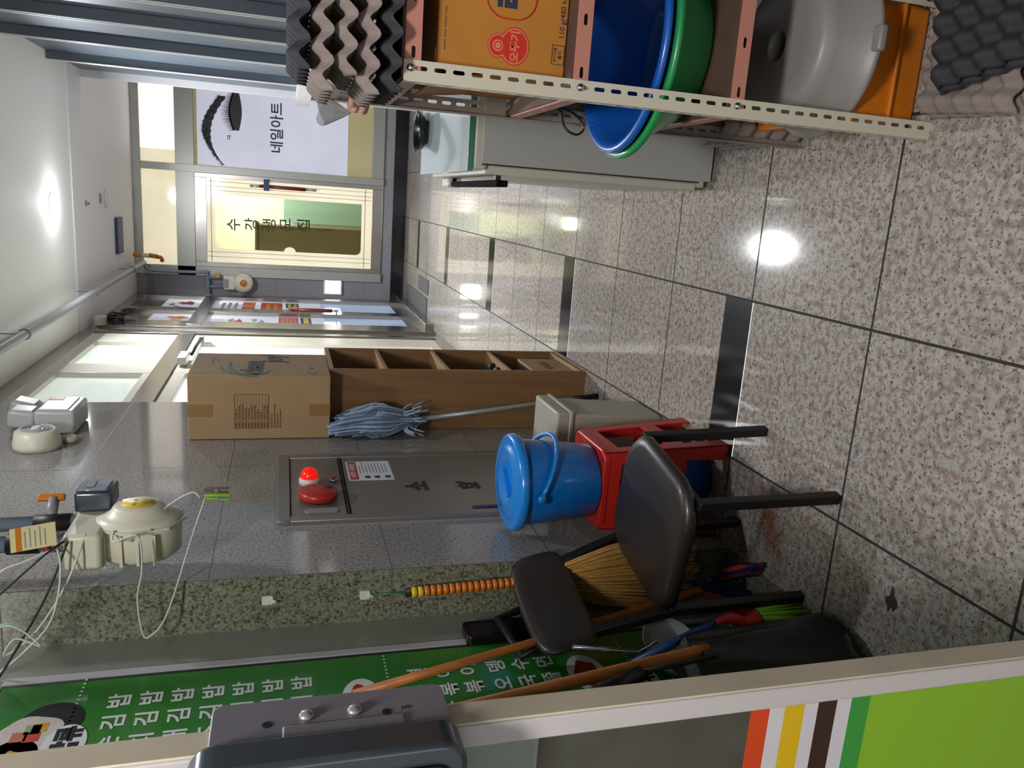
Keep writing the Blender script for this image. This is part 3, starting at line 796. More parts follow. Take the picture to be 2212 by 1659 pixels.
for i, (a, b) in enumerate(((-.90, -.93), (-.93, -1.0), (-1.0, -1.06))):
    z0, z1 = 3.36 - (abs(a) - .90) * 1.0, 3.36 - (abs(b) - .90) * 1.0
    build('band', M().tube([(-0.93, 10.6, 3.38 - .09 * i), (-0.93 - .006 * i, 10.6, 3.38 - .09 * (i + 1))], .028, 12), 'white_plastic' if i == 1 else 'orange_pl', yp)
build('elbow', M().tube(smooth_path([(-.945, 10.6, 3.11), (-.955, 10.62, 3.07), (-1.0, 10.65, 3.06)], 4), .024, 10), 'orange_pl', yp)
# cable bundle with junction box at ceiling
jb = thing('junction_box', 'beige junction box with black cable tangle high on the left wall', 'junction box', (-1.40, 8.4, 3.3))
build('box', M().box(-1.43, -1.34, 8.30, 8.42, 3.27, 3.36), 'cream_alu', jb, bevel=.006)
cb = M(); rd = random.Random(11)
for k in range(7):
    p = [(-1.40 + rd.uniform(-.02, .05), 8.42 + i * .12 + rd.uniform(-.05, .05), 3.26 - .03 * abs(i - 2) + rd.uniform(-.09, .07)) for i in range(6)]
    cb.tube(smooth_path([(-1.385, 8.42, 3.31)] + p, 5), .009, 6)
build('cable_bundle', cb, 'black', jb)

# emergency light with two heads, siren next to it
el_ = thing('emergency_light', 'grey twin headed emergency light high on the granite pier', 'emergency light', (-1.19, 4.05, 2.6))
mat('em_grey', '#b9b8b6', .35)
build('body', M().box(-1.188, -1.075, 3.90, 4.17, 2.53, 2.70), 'em_grey', el_, bevel=.015, seg=3)
build('front_panel', M().box(-1.076, -1.070, 3.92, 4.15, 2.56, 2.685), 'white_plastic', el_, bevel=.004)
build('label_strip', M().box(-1.0705, -1.068, 4.09, 4.145, 2.62, 2.68), 'print_red', el_)
for (y, z, t) in ((4.00, 2.765, .1), (4.15, 2.80, .25)):
    hd = M(); X_ = Vector((math.cos(t), 0, -math.sin(t))); Z_ = Vector((math.sin(t), 0, math.cos(t)))
    hd.obox((-1.13, y, z), .085, .115, .115, X=X_, Z=Z_)
    o_ = build('lamp_head', hd, 'em_grey', el_, bevel=.016, seg=3)
    build('lens', M().obox(Vector((-1.13, y, z)) + X_ * .044, .006, .085, .085, X=X_, Z=Z_), 'white_plastic', o_, bevel=.002)
    build('bracket', M().tube([(-1.14, y, 2.69), (-1.13, y, z - .05)], .012, 8), 'em_grey', el_)
sr = thing('alarm_siren', 'round cream alarm speaker with grille beside the emergency light', 'siren', (-1.19, 3.72, 2.63))
build('body', M().lathe([(.095, 0), (.095, .02), (.085, .075), (.07, .085), (0, .085)], (-1.188, 3.72, 2.64), (1, 0, 0), 32), 'meter_cream', sr)
gr = M()
for r in (.058, .046, .034): gr.tube([(-1.102, 3.72 + r * math.cos(a), 2.64 + r * math.sin(a)) for a in [2 * PI * i / 24 for i in range(24)]], .0035, 6, closed=True)
build('grille', gr, 'grey_plastic', sr)
build('hub', M().lathe([(.02, 0), (.018, .008), (0, .009)], (-1.103, 3.72, 2.64), (1, 0, 0), 16), 'white_plastic', sr)
build('side_knob', M().lathe([(.03, 0), (.03, .02), (.024, .028), (0, .028)], (-1.188, 3.80, 2.53), (1, 0, 0), 16), 'meter_cream', sr)

# near gas meter
GY, GZ = 2.43, 2.02
gm = thing('gas_meter', 'large cream gas meter with yellow oval label hanging on the granite pier', 'gas meter', (-1.08, GY, 2.0))
GX = (1, 0, 0)
build('rear_housing', M().lathe([(.07, -.125), (.10, -.122), (.120, -.105), (.124, -.03), (.118, -.012)], (-1.0, GY, GZ), GX, 40, sc=(.85, .98)), 'meter_cream', gm)
build('front_housing', M().lathe([(.122, -.014), (.124, -.002), (.100, .008), (.082, .018), (.072, .034), (.066, .040), (0, .042)], (-1.0, GY, GZ), GX, 40, sc=(.85, .98)), 'meter_cream', gm)
fl2 = M().lathe([(.122, -.016), (.138, -.014), (.138, -.006), (.122, -.004)], (-1.0, GY, GZ), GX, 8, sc=(.86, .98), sm=False)
build('flange', fl2, 'meter_cream', gm)
lb2 = M().lathe([(.045, 0), (.045, .0015), (0, .0015)], (-.9578, GY, GZ + .0), GX, 30, sc=(.9, 1.05)); build('yellow_label', lb2, 'label_yellow', gm)
lt = M(); lt.text('== =', (-.9560, GY, GZ + .008), (0, 1, 0), (0, 0, 1), .026, bold=.02); lt.text('=====  ==', (-.9560, GY, GZ - .018), (0, 1, 0), (0, 0, 1), .012)
build('label_print', lt, 'ink', gm)
for k in range(8):
    a = PI / 8 + k * PI / 4
    build('screw', M().lathe([(.0045, 0), (.0045, .003), (0, .003)], (-1.005, GY + .111 * math.cos(a), GZ + .127 * math.sin(a)), GX, 8), 'brushed', gm)
build('top_block', M().box(-1.11, -1.0, 2.30, 2.545, 2.10, 2.20), 'meter_cream', gm, bevel=.014, seg=3)
build('neck', M().box(-1.10, -1.01, 2.34, 2.52, 2.08, 2.14), 'meter_cream', gm, bevel=.01)
ix = M().box(-1.0, -.935, 2.47, 2.585, 2.10, 2.205); build('index_housing', ix, 'lock_rim', gm, bevel=.010, seg=3)
mat('clear_pl', '#8f9aa2', .1, coat=.5)
build('index_window', M().box(-.936, -.930, 2.482, 2.573, 2.115, 2.195), 'clear_pl', gm, bevel=.004)
build('index_drum', M().box(-.931, -.9285, 2.50, 2.555, 2.155, 2.175), 'ink', gm)
for k in range(4): build('rib', M().box(-1.115, -1.02, 2.322, 2.33, 1.96 + .045 * k, 1.968 + .045 * k), 'meter_cream', gm)
pp = thing('gas_pipe', 'grey blue gas pipe pair dropping from the ceiling into the near gas meter', 'pipe', (-1.03, 2.4, 2.8))
for y, r_ in ((2.50, .022), (2.355, .024)):
    build('pipe', M().tube([(-1.04, y, 2.20), (-1.04, y, CEIL)], r_, 14), 'pipe_blue', pp)
build('black_sleeve', M().tube([(-1.04, 2.50, 2.22), (-1.04, 2.50, 2.32)], .027, 14), 'black', pp)
build('black_sleeve', M().tube([(-1.04, 2.355, 2.27), (-1.04, 2.355, 2.35)], .030, 14), 'black', pp)
build('union_nut', M().tube([(-1.04, 2.355, 2.20), (-1.04, 2.355, 2.24)], .031, 6), 'chrome', pp)
build('red_ring', M().tube([(-1.04, 2.355, 2.24), (-1.04, 2.355, 2.256)], .029, 14), 'print_red', pp)
build('coupling', M().tube([(-1.04, 2.355, 2.40), (-1.04, 2.355, 2.45)], .030, 14), 'pipe_blue', pp)
vh = M().tube([(-1.03, 2.51, 2.28), (-.985, 2.56, 2.28)], .016, 10); build('valve_stem', vh, 'grey_plastic', pp)
build('valve_handle', M().obox((-.982, 2.562, 2.287), .018, .022, .075, X=(.7, -.7, 0), Y=(.7, .7, 0)), 'orange_pl', pp, bevel=.004)
mat('tag_cream', '#d9cf9c', .6)
tg = thing('paper_tag', 'cream paper tag with orange heading hanging on the meter pipes', 'tag', (-1.0, 2.3, 2.25))
TGc, TR, TU = Vector((-.985, 2.27, 2.26)), Vector((.55, .55, .16)).normalized(), Vector((-.1, -.16, 1)).normalized()
tn = TR.cross(TU)
def tq(u0, u1, v0, v1, d=0): return [TGc + TR * a + TU * b + tn * d for a, b in ((u0, v0), (u1, v0), (u1, v1), (u0, v1))]
build('card', M().prism(tq(-.035, .035, -.055, .055), tn * .0012), 'tag_cream', tg)
build('heading', M().poly(tq(-.035, .035, .028, .042, .0016)), 'orange_pl', tg)
tx = M()
for k in range(5): tx.poly(tq(-.028, .02 + .01 * (k % 2), .018 - k * .012, .021 - k * .012, .0016))
build('print', tx, 'print_grey', tg)

# wires dangling near the meter
mat('wire_white', '#cfcdc6', .5); mat('mint_tape', '#9fd0be', .4)
def wire(name, pts, r, m, label, n=6, group=None):
    o = build(name, M().tube(smooth_path(pts, n), r, 6), m); tag(o, label, 'cable', group); return o
wire('white_wire', [(-.97, 2.42, 2.06), (-1.02, 2.3, 2.07), (-1.00, 2.28, 2.00), (-1.1, 2.27, 1.99), (-1.19, 2.27, 2.005), (-1.30, 2.27, 1.995), (-1.315, 2.27, 1.975), (-1.26, 2.30, 1.93), (-1.05, 2.38, 1.865), (-.945, 2.42, 1.83)], .0028, 'wire_white', 'thin white wire loop hanging below the near gas meter down to the pegs')
wire('white_wire', [(-.945, 2.42, 1.845), (-.93, 2.43, 1.87), (-.97, 2.42, 1.94), (-1.02, 2.36, 1.99), (-1.03, 2.31, 2.03)], .0028, 'wire_white', 'white wire running from the pegs up to the meter face')
wire('white_wire', [(-1.0, 2.31, 2.14), (-1.12, 2.24, 2.18), (-1.25, 2.22, 2.26), (-1.30, 2.2, 2.33), (-1.25, 2.2, 2.30), (-1.28, 2.2, 2.24), (-1.21, 2.2, 2.31), (-1.24, 2.2, 2.40)], .003, 'wire_white', 'white wire sagging from the meter block towards the menu corner')
wire('white_wire', [(-.99, 2.34, 2.24), (-1.06, 2.24, 2.19), (-1.2, 2.2, 2.21), (-1.30, 2.2, 2.29), (-1.36, 2.2, 2.36)], .003, 'wire_white', 'lower white wire curving from the meter to the steel frame')
wire('white_wire', [(-1.02, 2.28, 2.20), (-1.04, 2.24, 2.27), (-1.06, 2.22, 2.33), (-1.12, 2.2, 2.36), (-1.14, 2.2, 2.45)], .003, 'wire_white', 'white wire rising beside the paper tag')
wire('black_wire', [(-1.01, 2.29, 2.19), (-1.03, 2.25, 2.23), (-1.12, 2.22, 2.33), (-1.2, 2.2, 2.42)], .003, 'black', 'black wire rising from the meter pipes beside the tag')
wire('black_wire', [(-1.01, 2.285, 2.18), (-1.15, 2.23, 2.23), (-1.30, 2.2, 2.31), (-1.37, 2.195, 2.35)], .003, 'black', 'black wire falling across the pier end towards the menu frame')
tag(build('tape_flag', M().obox((-1.235, 2.25, 2.345), .012, .002, .075, X=(.9, 0, .05)), 'mint_tape'), 'mint green strip of tape stuck on the hanging wires', 'tape')

def peg(name, label, c, colr, t):
    p = thing(name, label, 'clothes peg', c)
    Z_ = Vector((math.sin(t), 0, -math.cos(t))); X_ = Vector((math.cos(t), 0, math.sin(t)))
    for s in (-1, 1):
        build('peg_half', M().obox(Vector(c) + X_ * s * .006, .007, .012, .075, X=X_, Z=(Z_ + X_ * s * .04).normalized()), colr, p, bevel=.0025)
    build('spring', M().tube([Vector(c) + Vector((0, -.009, 0)), Vector(c) + Vector((0, .009, 0))], .006, 10), 'brushed', p)
    return p
mat('peg_green', '#7fc437', .4); mat('peg_brown', '#6d5a4c', .5)
peg('clothes_peg', 'lime green peg clipped on the hanging white wire', (-.945, 2.425, 1.795), 'peg_green', -.05)
peg('clothes_peg', 'brown peg clipped behind the lime green one', (-.930, 2.445, 1.800), 'peg_brown', -.05)

# hydrant cabinet
mat('cab_steel', '#8f8a84', .35, .55, vary=.05, vscale=4); mat('cab_dark', '#6f6b66', .45, .4); mat('red_pl', '#b02a24', .35); mat('slot_dark', '#2b2622', .6)
hc = thing('hydrant_cabinet', 'stainless fire hydrant cabinet with red bell and lit red lamp in the granite pier', 'fire cabinet', (-1.19, 3.1, .35))
CX = -1.19
build('frame', frame_x(M(), CX, CX + .022, 2.735, 3.485, .33, 1.62, .045), 'cab_steel', hc, bevel=.003)
build('frame_edge', frame_x(M(), CX, CX + .006, 2.722, 3.498, .317, 1.633, .013), 'grey_plastic', hc)
build('upper_panel', M().box(CX, CX + .016, 2.782, 3.438, 1.368, 1.572), 'cab_steel', hc, bevel=.002)
build('door', M().box(CX, CX + .016, 2.782, 3.438, .378, 1.352), 'cab_steel', hc, bevel=.002)
build('backing', M().box(CX, CX + .004, 2.77, 3.45, .37, 1.58), 'slot_dark', hc)
build('cover_strip', M().box(CX, CX + .02, 2.782, 3.438, 1.357, 1.366), 'slot_dark', hc)
lr = build('lamp_base', M().lathe([(.042, 0), (.042, .02), (.036, .026), (0, .026)], (CX + .016, 3.13, 1.497), GX, 28), 'white_plastic', hc)
mat('red_glow', '#d01a0c', .15, emit='#ff2008', es=0.45)
build('lamp_dome', M().lathe([(.036, 0), (.036, .012), (.032, .026), (.022, .038), (.010, .044), (0, .045)], (CX + .04, 3.13, 1.497), GX, 28), 'red_glow', lr)
bell = build('bell', M().lathe([(.066, 0), (.074, .008), (.076, .024), (.070, .034), (.052, .039), (0, .040)], (CX + .02, 2.955, 1.468), GX, 36), 'red_pl', hc)
build('bell_hole', M().lathe([(.017, 0), (.013, .0012), (0, .0012)], (CX + .0595, 2.965, 1.432), GX, 18), 'slot_dark', bell)
bt = build('button_collar', M().lathe([(.014, 0), (.014, .012), (.010, .012)], (CX + .016, 3.145, 1.40), GX, 18), 'chrome', hc)
build('button', M().lathe([(.009, 0), (.009, .006), (0, .007)], (CX + .028, 3.145, 1.40), GX, 16), 'red_pl', bt)
sl = M().prism([(CX + .016, 2.83 + a, 1.46 + b) for a, b in rrect(.034, .125, .016)], (.006, 0, 0)); build('phone_jack_plate', sl, 'grey_plastic', hc)
ho = M()
for i in range(9):
    for j in range(6): ho.poly([(CX + .0165, 3.30 + i * .012 + .002 * math.cos(a), 1.43 + j * .012 + .002 * math.sin(a)) for a in [PI / 3 * q for q in range(6)]])
build('speaker_holes', ho, 'slot_dark', hc)
stk = build('sticker', M().box(CX + .016, CX + .0168, 3.145, 3.385, 1.145, 1.335), 'white_print', hc)
build('sticker_heading', M().box(CX + .0168, CX + .0171, 3.155, 3.378, 1.292, 1.328), 'print_red', stk)
t_ = M(); t_.text('소화전 사용방법', (CX + .0175, 3.266, 1.310), (0, 1, 0), (0, 0, 1), .026, bold=.02); build('sticker_title', t_, 'white_print', stk)
t_ = M(); rd = random.Random(2)
for k in range(9):
    z = 1.278 - k * .014; y0 = 3.235 if k % 3 else 3.225
    t_.add([(CX + .0172, y0, z), (CX + .0172, 3.375 - rd.uniform(0, .05), z), (CX + .0172, 3.375 - rd.uniform(0, .05), z + .004), (CX + .0172, y0, z + .004)], [(0, 1, 2, 3)])
build('sticker_print', t_, 'print_grey', stk)
t_ = M()
for z in (1.255, 1.215, 1.17): t_.add([(CX + .0172, 3.165, z - .012), (CX + .0172, 3.20, z - .012), (CX + .0172, 3.195, z + .012), (CX + .0172, 3.17, z + .010)], [(0, 1, 2, 3)])
build('sticker_figures', t_, 'print_navy', stk)
t_ = M()
for ch, z in (('소', 1.055), ('화', .828), ('전', .60)): t_.text(ch, (CX + .0168, 3.06, z), (0, 1, 0), (0, 0, 1), .115, bold=.05)
build('lettering', t_, 'slot_dark', hc)
build('door_catch', M().box(CX + .016, CX + .024, 2.795, 2.812, .75, .885), 'print_navy', hc, bevel=.003)

# adhesive hooks on the dark granite face
def hook(z, x, label):
    h = thing('adhesive_hook', label, 'hook', (x, 2.36, z))
    build('pad', M().prism([(x + a, 2.3595, z + b) for a, b in rrect(.030, .034, .007)], (0, -.005, 0)), 'white_plastic', h)
    build('hook', M().tube(smooth_path([(x, 2.353, z - .010), (x, 2.350, z - .022), (x, 2.342, z - .026), (x, 2.338, z - .018)], 3), .003, 6), 'white_plastic', h)
hook(1.646, -1.272, 'upper empty white adhesive hook on the dark granite')
hook(1.342, -1.277, 'lower white adhesive hook holding the straw broom cord')

# ================================================================ THINGS AGAINST THE LEFT WALL
mat('shelf_wood', '#7f5e3b', .45, vary=.18, vscale=3, stretch=(10, 10, .6)); mat('shelf_edge', '#9c7850', .45, vary=.15, vscale=4, stretch=(8, 8, .6)); mat('shelf_in', '#6e5036', .5, vary=.12, vscale=3)
sh = thing('bookcase', 'narrow brown wooden bookcase with four open shelves standing by the pier', 'bookcase', (-1.03, 4.24, 0))
SX0, SX1, SY0, SY1, SZ = -1.188, -.870, 3.932, 4.50, 1.38
build('side_panel', M().box(SX0, SX1, SY0, SY0 + .022, 0, SZ), 'shelf_wood', sh, bevel=.001)
build('side_panel', M().box(SX0, SX1, SY1 - .022, SY1, 0, SZ), 'shelf_wood', sh, bevel=.001)
build('top_panel', M().box(SX0, SX1, SY0 + .022, SY1 - .022, SZ - .022, SZ), 'shelf_edge', sh)
build('bottom_panel', M().box(SX0, SX1, SY0 + .022, SY1 - .022, .0, .03), 'shelf_edge', sh)
for z in (1.10, .775, .435): build('shelf', M().box(SX0 + .008, SX1 - .002, SY0 + .022, SY1 - .022, z - .018, z), 'shelf_edge', sh)
build('back_panel', M().box(SX0, SX0 + .008, SY0 + .022, SY1 - .022, .03, SZ - .022), 'shelf_in', sh)
mat('kraft', '#9f835e', .75, vary=.06, vscale=6); mat('kraft_pale', '#c4ad98', .7, vary=.05, vscale=6); mat('print_brown', '#5b4226', .7); mat('swoosh', '#3f7a5a', .6); mat('box_tape', '#8f6c42', .35)
bx = thing('cardboard_carton', 'tall brown cardboard carton with green swoosh print standing on top of the bookcase', 'box', (-1.03, 4.1, SZ))
BX0, BX1, BY0, BY1, BZ0, BZ1 = -1.187, -.872, 3.79, 4.30, SZ + .001, 2.03
cbm = M().box(BX0, BX1, BY0, BY1, BZ0, BZ1); cbm.m[5] = 1
build('carton', cbm, ['kraft', 'kraft_pale'], bx, bevel=.004)
fk = M(); FY = BY0 - .0012
def fq(x0, x1, z0, z1, m=0): fk.add([(x0, FY, z0), (x1, FY, z0), (x1, FY, z1), (x0, FY, z1)], [(0, 1, 2, 3)], m)
tx0, tx1, tz0, tz1 = -1.135, -.965, 1.668, 1.825
for (a, b, c, d) in ((tx0, tx1, tz1 - .002, tz1), (tx0, tx1, tz0, tz0 + .002), (tx0, tx0 + .002, tz0, tz1), (tx1 - .002, tx1, tz0, tz1), (-1.10, -1.098, tz0, tz1)): fq(a, b, c, d)
rd = random.Random(4)
for k in range(11):
    z = tz1 - .012 - k * .0140; fq(tx0, tx1, z - .003, z - .002)
    fq(-1.13, -1.105, z, z + .006); x = -1.09
    while x < -1.09 + rd.uniform(.03, .115): l = rd.uniform(.004, .012); fq(x, x + l, z, z + .006); x += l + .003
for k in range(4):
    z = tz0 - .016 - k * .0135; x = -1.13
    for q in range(rd.randint(6, 11)): l = rd.uniform(.004, .012); fq(x, x + l, z, z + .006); x += l + .004
build('side_print', fk, 'print_brown', bx)
rm_ = M(); RX = BX1 + .0012
def yz(pts, m=0): rm_.poly([(RX, y, z) for y, z in pts], m)
def ribbon(path, ws, m):
    for i in range(len(path) - 1):
        (y0, z0), (y1, z1) = path[i], path[i + 1]
        d = Vector((y1 - y0, z1 - z0)).normalized(); nn = Vector((-d.y, d.x))
        a = nn * ws[i]; b = nn * ws[i + 1]
        rm_.add([(RX, y0 - a.x, z0 - a.y), (RX, y1 - b.x, z1 - b.y), (RX, y1 + b.x, z1 + b.y), (RX, y0 + a.x, z0 + a.y)], [(0, 1, 2, 3)], m)
def sw(cy, cz, ry, rz, a0, a1, wmax, m=0):
    n_ = 26; P_ = [(cy + ry * math.cos(a0 + (a1 - a0) * i / n_), cz + rz * math.sin(a0 + (a1 - a0) * i / n_)) for i in range(n_ + 1)]
    ribbon(P_, [max(.0006, wmax * math.sin(PI * min(1, i / n_ * .9 + .08))) for i in range(n_ + 1)], m)
sw(4.03, 1.76, .235, .098, PI * .42, PI * 1.25, .014); sw(4.0, 1.76, .22, .135, PI * .5, PI * 1.2, .007)
sw(3.99, 1.73, .18, .075, PI * .75, PI * 1.35, .016)
sw(4.10, 1.70, .16, .10, PI * 1.75, PI * 2.1, .009); sw(4.09, 1.70, .18, .125, PI * 1.72, PI * 2.05, .005)
sw(3.86, 1.465, .03, .02, PI * .3, PI * 1.6, .006)
build('swoosh_print', rm_, 'swoosh', bx)
rt = M()
rt.text('clean', (RX + .0004, 3.965, 1.745), (0, 1, 0), (0, 0, 1), .145, bold=.03, shear=.1)
rt.text('joy', (RX + .0004, 4.18, 1.655), (0, 1, 0), (0, 0, 1), .145, bold=.03, shear=.1)
rt.text('=====  ====', (RX + .0004, 4.12, 1.94), (0, 1, 0), (0, 0, 1), .026)
rt.text('==== ====', (RX + .0004, 4.12, 1.915), (0, 1, 0), (0, 0, 1), .020)
rt.text('청우', (RX + .0004, 3.95, 1.465), (0, 1, 0), (0, 0, 1), .03)
build('lettering', rt, 'ink', bx)
build('tape', M().box(-1.075, -1.015, BY0 - .0006, BY0, BZ0, BZ0 + .10), 'box_tape', bx)
build('tape', M().box(-1.075, -1.015, BY0 - .0006, BY0, BZ1 - .11, BZ1), 'box_tape', bx)
sb = thing('small_carton', 'small tan cardboard box in the bottom compartment of the bookcase', 'box', (-1.0, 4.2, .031))
build('carton', M().box(-1.13, -.89, 4.0, 4.36, .031, .27), 'kraft', sb, bevel=.003)
t_ = M(); t_.text('VANE', (-.889, 4.17, .15), (0, 1, 0), (0, 0, 1), .07, bold=.02); t_.text('····', (-.889, 4.17, .09), (0, 1, 0), (0, 0, 1), .06); build('lettering', t_, 'print_brown', sb)
mat('shoe_grey', '#6f7888', .6); mat('shoe_dark', '#1c2226', .6)
def shoe(c, m, label, rz=0.0):
    s = thing('shoe', label, 'shoe', c, 'shoes in the bookcase')
    def prof(u, v):
        a = 2 * PI * v
        L_ = .26; t = u
        wd = .045 * (0.75 + .35 * math.sin(PI * (t * .9 + .05))) * (math.sin(PI * min(1, max(0, t * .98 + .01))) ** .35)
        hh_ = .045 + .05 * (1 - t) ** 1.5 if t > .12 else .08
        hh_ *= math.sin(PI * min(.999, t * .98 + .01)) ** .3
        return (c[0] + .13 - L_ * (1 - t), c[1] + wd * math.cos(a), c[2] + .008 + hh_ * .5 + hh_ * .5 * math.sin(a))
    build('upper', M().grid(prof, 14, 16), m, s)
    sp = [(c[0] + .13 - .26 * (1 - i / 12), c[1] + q * .043 * (math.sin(PI * min(1, i / 12 * .98 + .01)) ** .4)) for q in (1,) for i in range(13)]
    sp += [(x, 2 * c[1] - y) for x, y in sp[::-1]]
    build('sole', M().prism([(x, y, c[2]) for x, y in sp], (0, 0, .012)), 'black', s)
shoe((-1.03, 4.15, .436), 'shoe_grey', 'grey shoe on the third compartment of the bookcase, nearer one')
shoe((-1.03, 4.26, .436), 'shoe_dark', 'dark shoe behind the grey one in the bookcase')

# string mop leaning upside down
mat('mop_blue', '#93a6bb', .8); mat('mop_dark', '#647890', .8); mat('mop_handle', '#a2a8a8', .35, .4)
mo = thing('string_mop', 'blue grey string mop stood upside down against the bookcase', 'mop', (-.98, 3.78, 0))
J = Vector((-1.10, 3.80, .955)); Fp = Vector((-.958, 3.735, .004)); dH = (J - Fp).normalized()
build('handle', M().tube([Fp + dH * .12, J + dH * .10], .0125, 12), 'mop_handle', mo)
build('grip', M().tube([Fp, Fp + dH * .13], .0145, 12), 'black', mo)
rd = random.Random(9)
ms = [M(), M()]
for k in range(420):
    a = rd.uniform(0, 2 * PI); r0 = rd.uniform(0, .03); rr_ = rd.random() ** .5
    base = J + Vector((r0 * math.cos(a), r0 * math.sin(a), rd.uniform(-.02, .04)))
    tipx = -1.118 + rr_ * .062 * math.cos(a); tipy = 3.80 + rr_ * .09 * math.sin(a)
    mid = J + Vector((-.0 + .085 * rr_ * math.cos(a), .095 * rr_ * math.sin(a), rd.uniform(.13, .2)))
    tz = 1.26 + rd.uniform(-.02, .14) - .10 * max(0, math.cos(a)) * rr_
    xs_ = lambda x: max(-1.183, x)
    p = [base, Vector((xs_(mid.x), mid.y, mid.z)), Vector((xs_(mid.x * .4 + tipx * .6 + .01), (mid.y + tipy) / 2, (mid.z + tz) / 2)), Vector((xs_(tipx), tipy, tz))]
    if k % 14 == 0: p = [base, base + Vector((.04 * math.cos(a), .05 * math.sin(a), .03)), base + Vector((.07 * math.cos(a), .08 * math.sin(a), rd.uniform(-.04, .0)))]
    p = [Vector((xs_(q.x), min(q.y, 3.925), q.z)) for q in p]
    ms[k % 2].tube(smooth_path(p, 3), .0048, 4)
for k in (0, 1):
    o_ = build('mop_strings', ms[k], ('mop_blue', 'mop_dark')[k], mo); o_['kind'] = 'stuff'
build('socket', M().tube([J - dH * .01, J + dH * .08], .02, 12), 'white_plastic', mo)

# beige lidded bin
mat('beige_pl', '#a9a595', .45)
bb = thing('storage_bin', 'beige plastic lidded bin behind the red stool', 'bin', (-1.0, 3.12, 0))
def taper(x0, x1, y0, y1, z0, z1, k):
    cx, cy = (x0 + x1) / 2, (y0 + y1) / 2; m_ = M()
    vs = []
    for z, s in ((z0, k), (z1, 1)):
        for a, b in ((x0, y0), (x1, y0), (x1, y1), (x0, y1)): vs.append((cx + (a - cx) * s, cy + (b - cy) * s, z))
    return m_.add(vs, [(3, 2, 1, 0), (4, 5, 6, 7), (0, 1, 5, 4), (1, 2, 6, 5), (2, 3, 7, 6), (3, 0, 4, 7)])
build('body', taper(-1.155, -.845, 2.985, 3.27, 0, .44, .90), 'beige_pl', bb, bevel=.012, seg=3)
ld = taper(-1.165, -.835, 2.975, 3.28, .44, .50, 1.0); build('lid', ld, 'beige_pl', bb, bevel=.010, seg=3)
build('rim', M().box(-1.17, -.830, 2.97, 3.285, .425, .445), 'beige_pl', bb, bevel=.006)

# red stool with blue bucket
mat('stool_red', '#b8241c', .35); mat('bucket_blue', '#1274cc', .3, coat=.2); mat('lid_blue', '#1b86de', .22, coat=.4)
SXc, SYc, SH = -1.0, 2.64, .485
so = thing('plastic_stool', 'red square plastic stool with cut-out sides holding the blue bucket', 'stool', (SXc, SYc, 0))
def ring(h, z): return [(SXc + a, SYc + b, z) for a, b in rrect(2 * h, 2 * h, .035, 4)]
TT, TB = .150, .182
tp = M().prism([(SXc + a, SYc + b, SH - .03) for a, b in rrect(.308, .308, .04, 5)], (0, 0, .03))
build('seat', tp, 'stool_red', so, bevel=.008, seg=3)
rw_ = taper(SXc - .172, SXc + .172, SYc - .172, SYc + .172, .0, .03, 1.0)
def side_pt(face, u, z):   # u in -1..1 along the face
    h = TB + (TT - TB) * z / (SH - .02)
    n_ = [(1, 0), (0, -1), (-1, 0), (0, 1)][face]; t__ = (-n_[1], n_[0])
    return Vector((SXc + n_[0] * h + t__[0] * u * h, SYc + n_[1] * h + t__[1] * u * h, z))
for f in range(4):
    mm = M()
    def strip(u0, u1, z0, z1, mm=mm, f=f):
        A = [side_pt(f, u0, z0), side_pt(f, u1, z0), side_pt(f, u1, z1), side_pt(f, u0, z1)]
        n_ = Vector([(1, 0, 0), (0, -1, 0), (-1, 0, 0), (0, 1, 0)][f]); mm.prism(A, -n_ * .006)
    strip(-1, 1, .415, .475); strip(-1, 1, .16, .225); strip(-1, -.68, .225, .415); strip(.68, 1, .225, .415)
    o_ = build('side_frame', mm, 'stool_red', so)
for f in range(4):
    mm = M(); A = [side_pt(f, -1, .0), side_pt(f, -.66, .0), side_pt(f, -.72, .16), side_pt(f, -1, .16)]
    n_ = Vector([(1, 0, 0), (0, -1, 0), (-1, 0, 0), (0, 1, 0)][f]); mm.prism(A, -n_ * .008)
    f2 = (f - 1) % 4
    A = [side_pt(f2, 1, .0), side_pt(f2, .66, .0), side_pt(f2, .72, .16), side_pt(f2, 1, .16)]
    n_ = Vector([(1, 0, 0), (0, -1, 0), (-1, 0, 0), (0, 1, 0)][f2]); mm.prism(A[::-1], -n_ * .008)
    build('leg', mm, 'stool_red', so)
BC = (-.998, 2.612)
bk = thing('bucket', 'bright blue plastic bucket with lid and folded handle on the red stool', 'bucket', (BC[0], BC[1], SH))
build('body', M().lathe([(0, .0), (.128, .0), (.137, .008), (.160, .27), (.165, .305)], (BC[0], BC[1], SH + .001), n=44), 'bucket_blue', bk)
build('lid', M().lathe([(.165, .27), (.178, .272), (.181, .284), (.178, .300), (.166, .307), (.150, .303), (.138, .303), (.130, .311), (.092, .313), (.078, .311), (.066, .300), (.034, .298), (.030, .300)], (BC[0], BC[1], SH + .017), n=48), 'lid_blue', bk)
kb = M().lathe([(0, .292), (.068, .292)], (BC[0], BC[1], SH + .022), n=24)
kb.obox((BC[0], BC[1], SH + .322), .12, .022, .022, X=(.6, .8, 0), Y=(-.8, .6, 0)); build('lid_grip', kb, 'lid_blue', bk)
hn = [(BC[0] + .168 * math.cos(a), BC[1] + .168 * math.sin(a) * .55 - .11 * abs(math.sin(a)) * 0, 0) for a in (0,)]
hpts = []
for i in range(17):
    a = -PI * .12 + PI * 1.0 * i / 16 - PI * .38
    hpts.append(Vector((BC[0] + .176 * math.cos(a), BC[1] + .176 * math.sin(a), SH + .245 - .085 * math.sin(PI * i / 16))))
build('handle', M().tube(hpts, .0085, 8), 'lid_blue', bk)
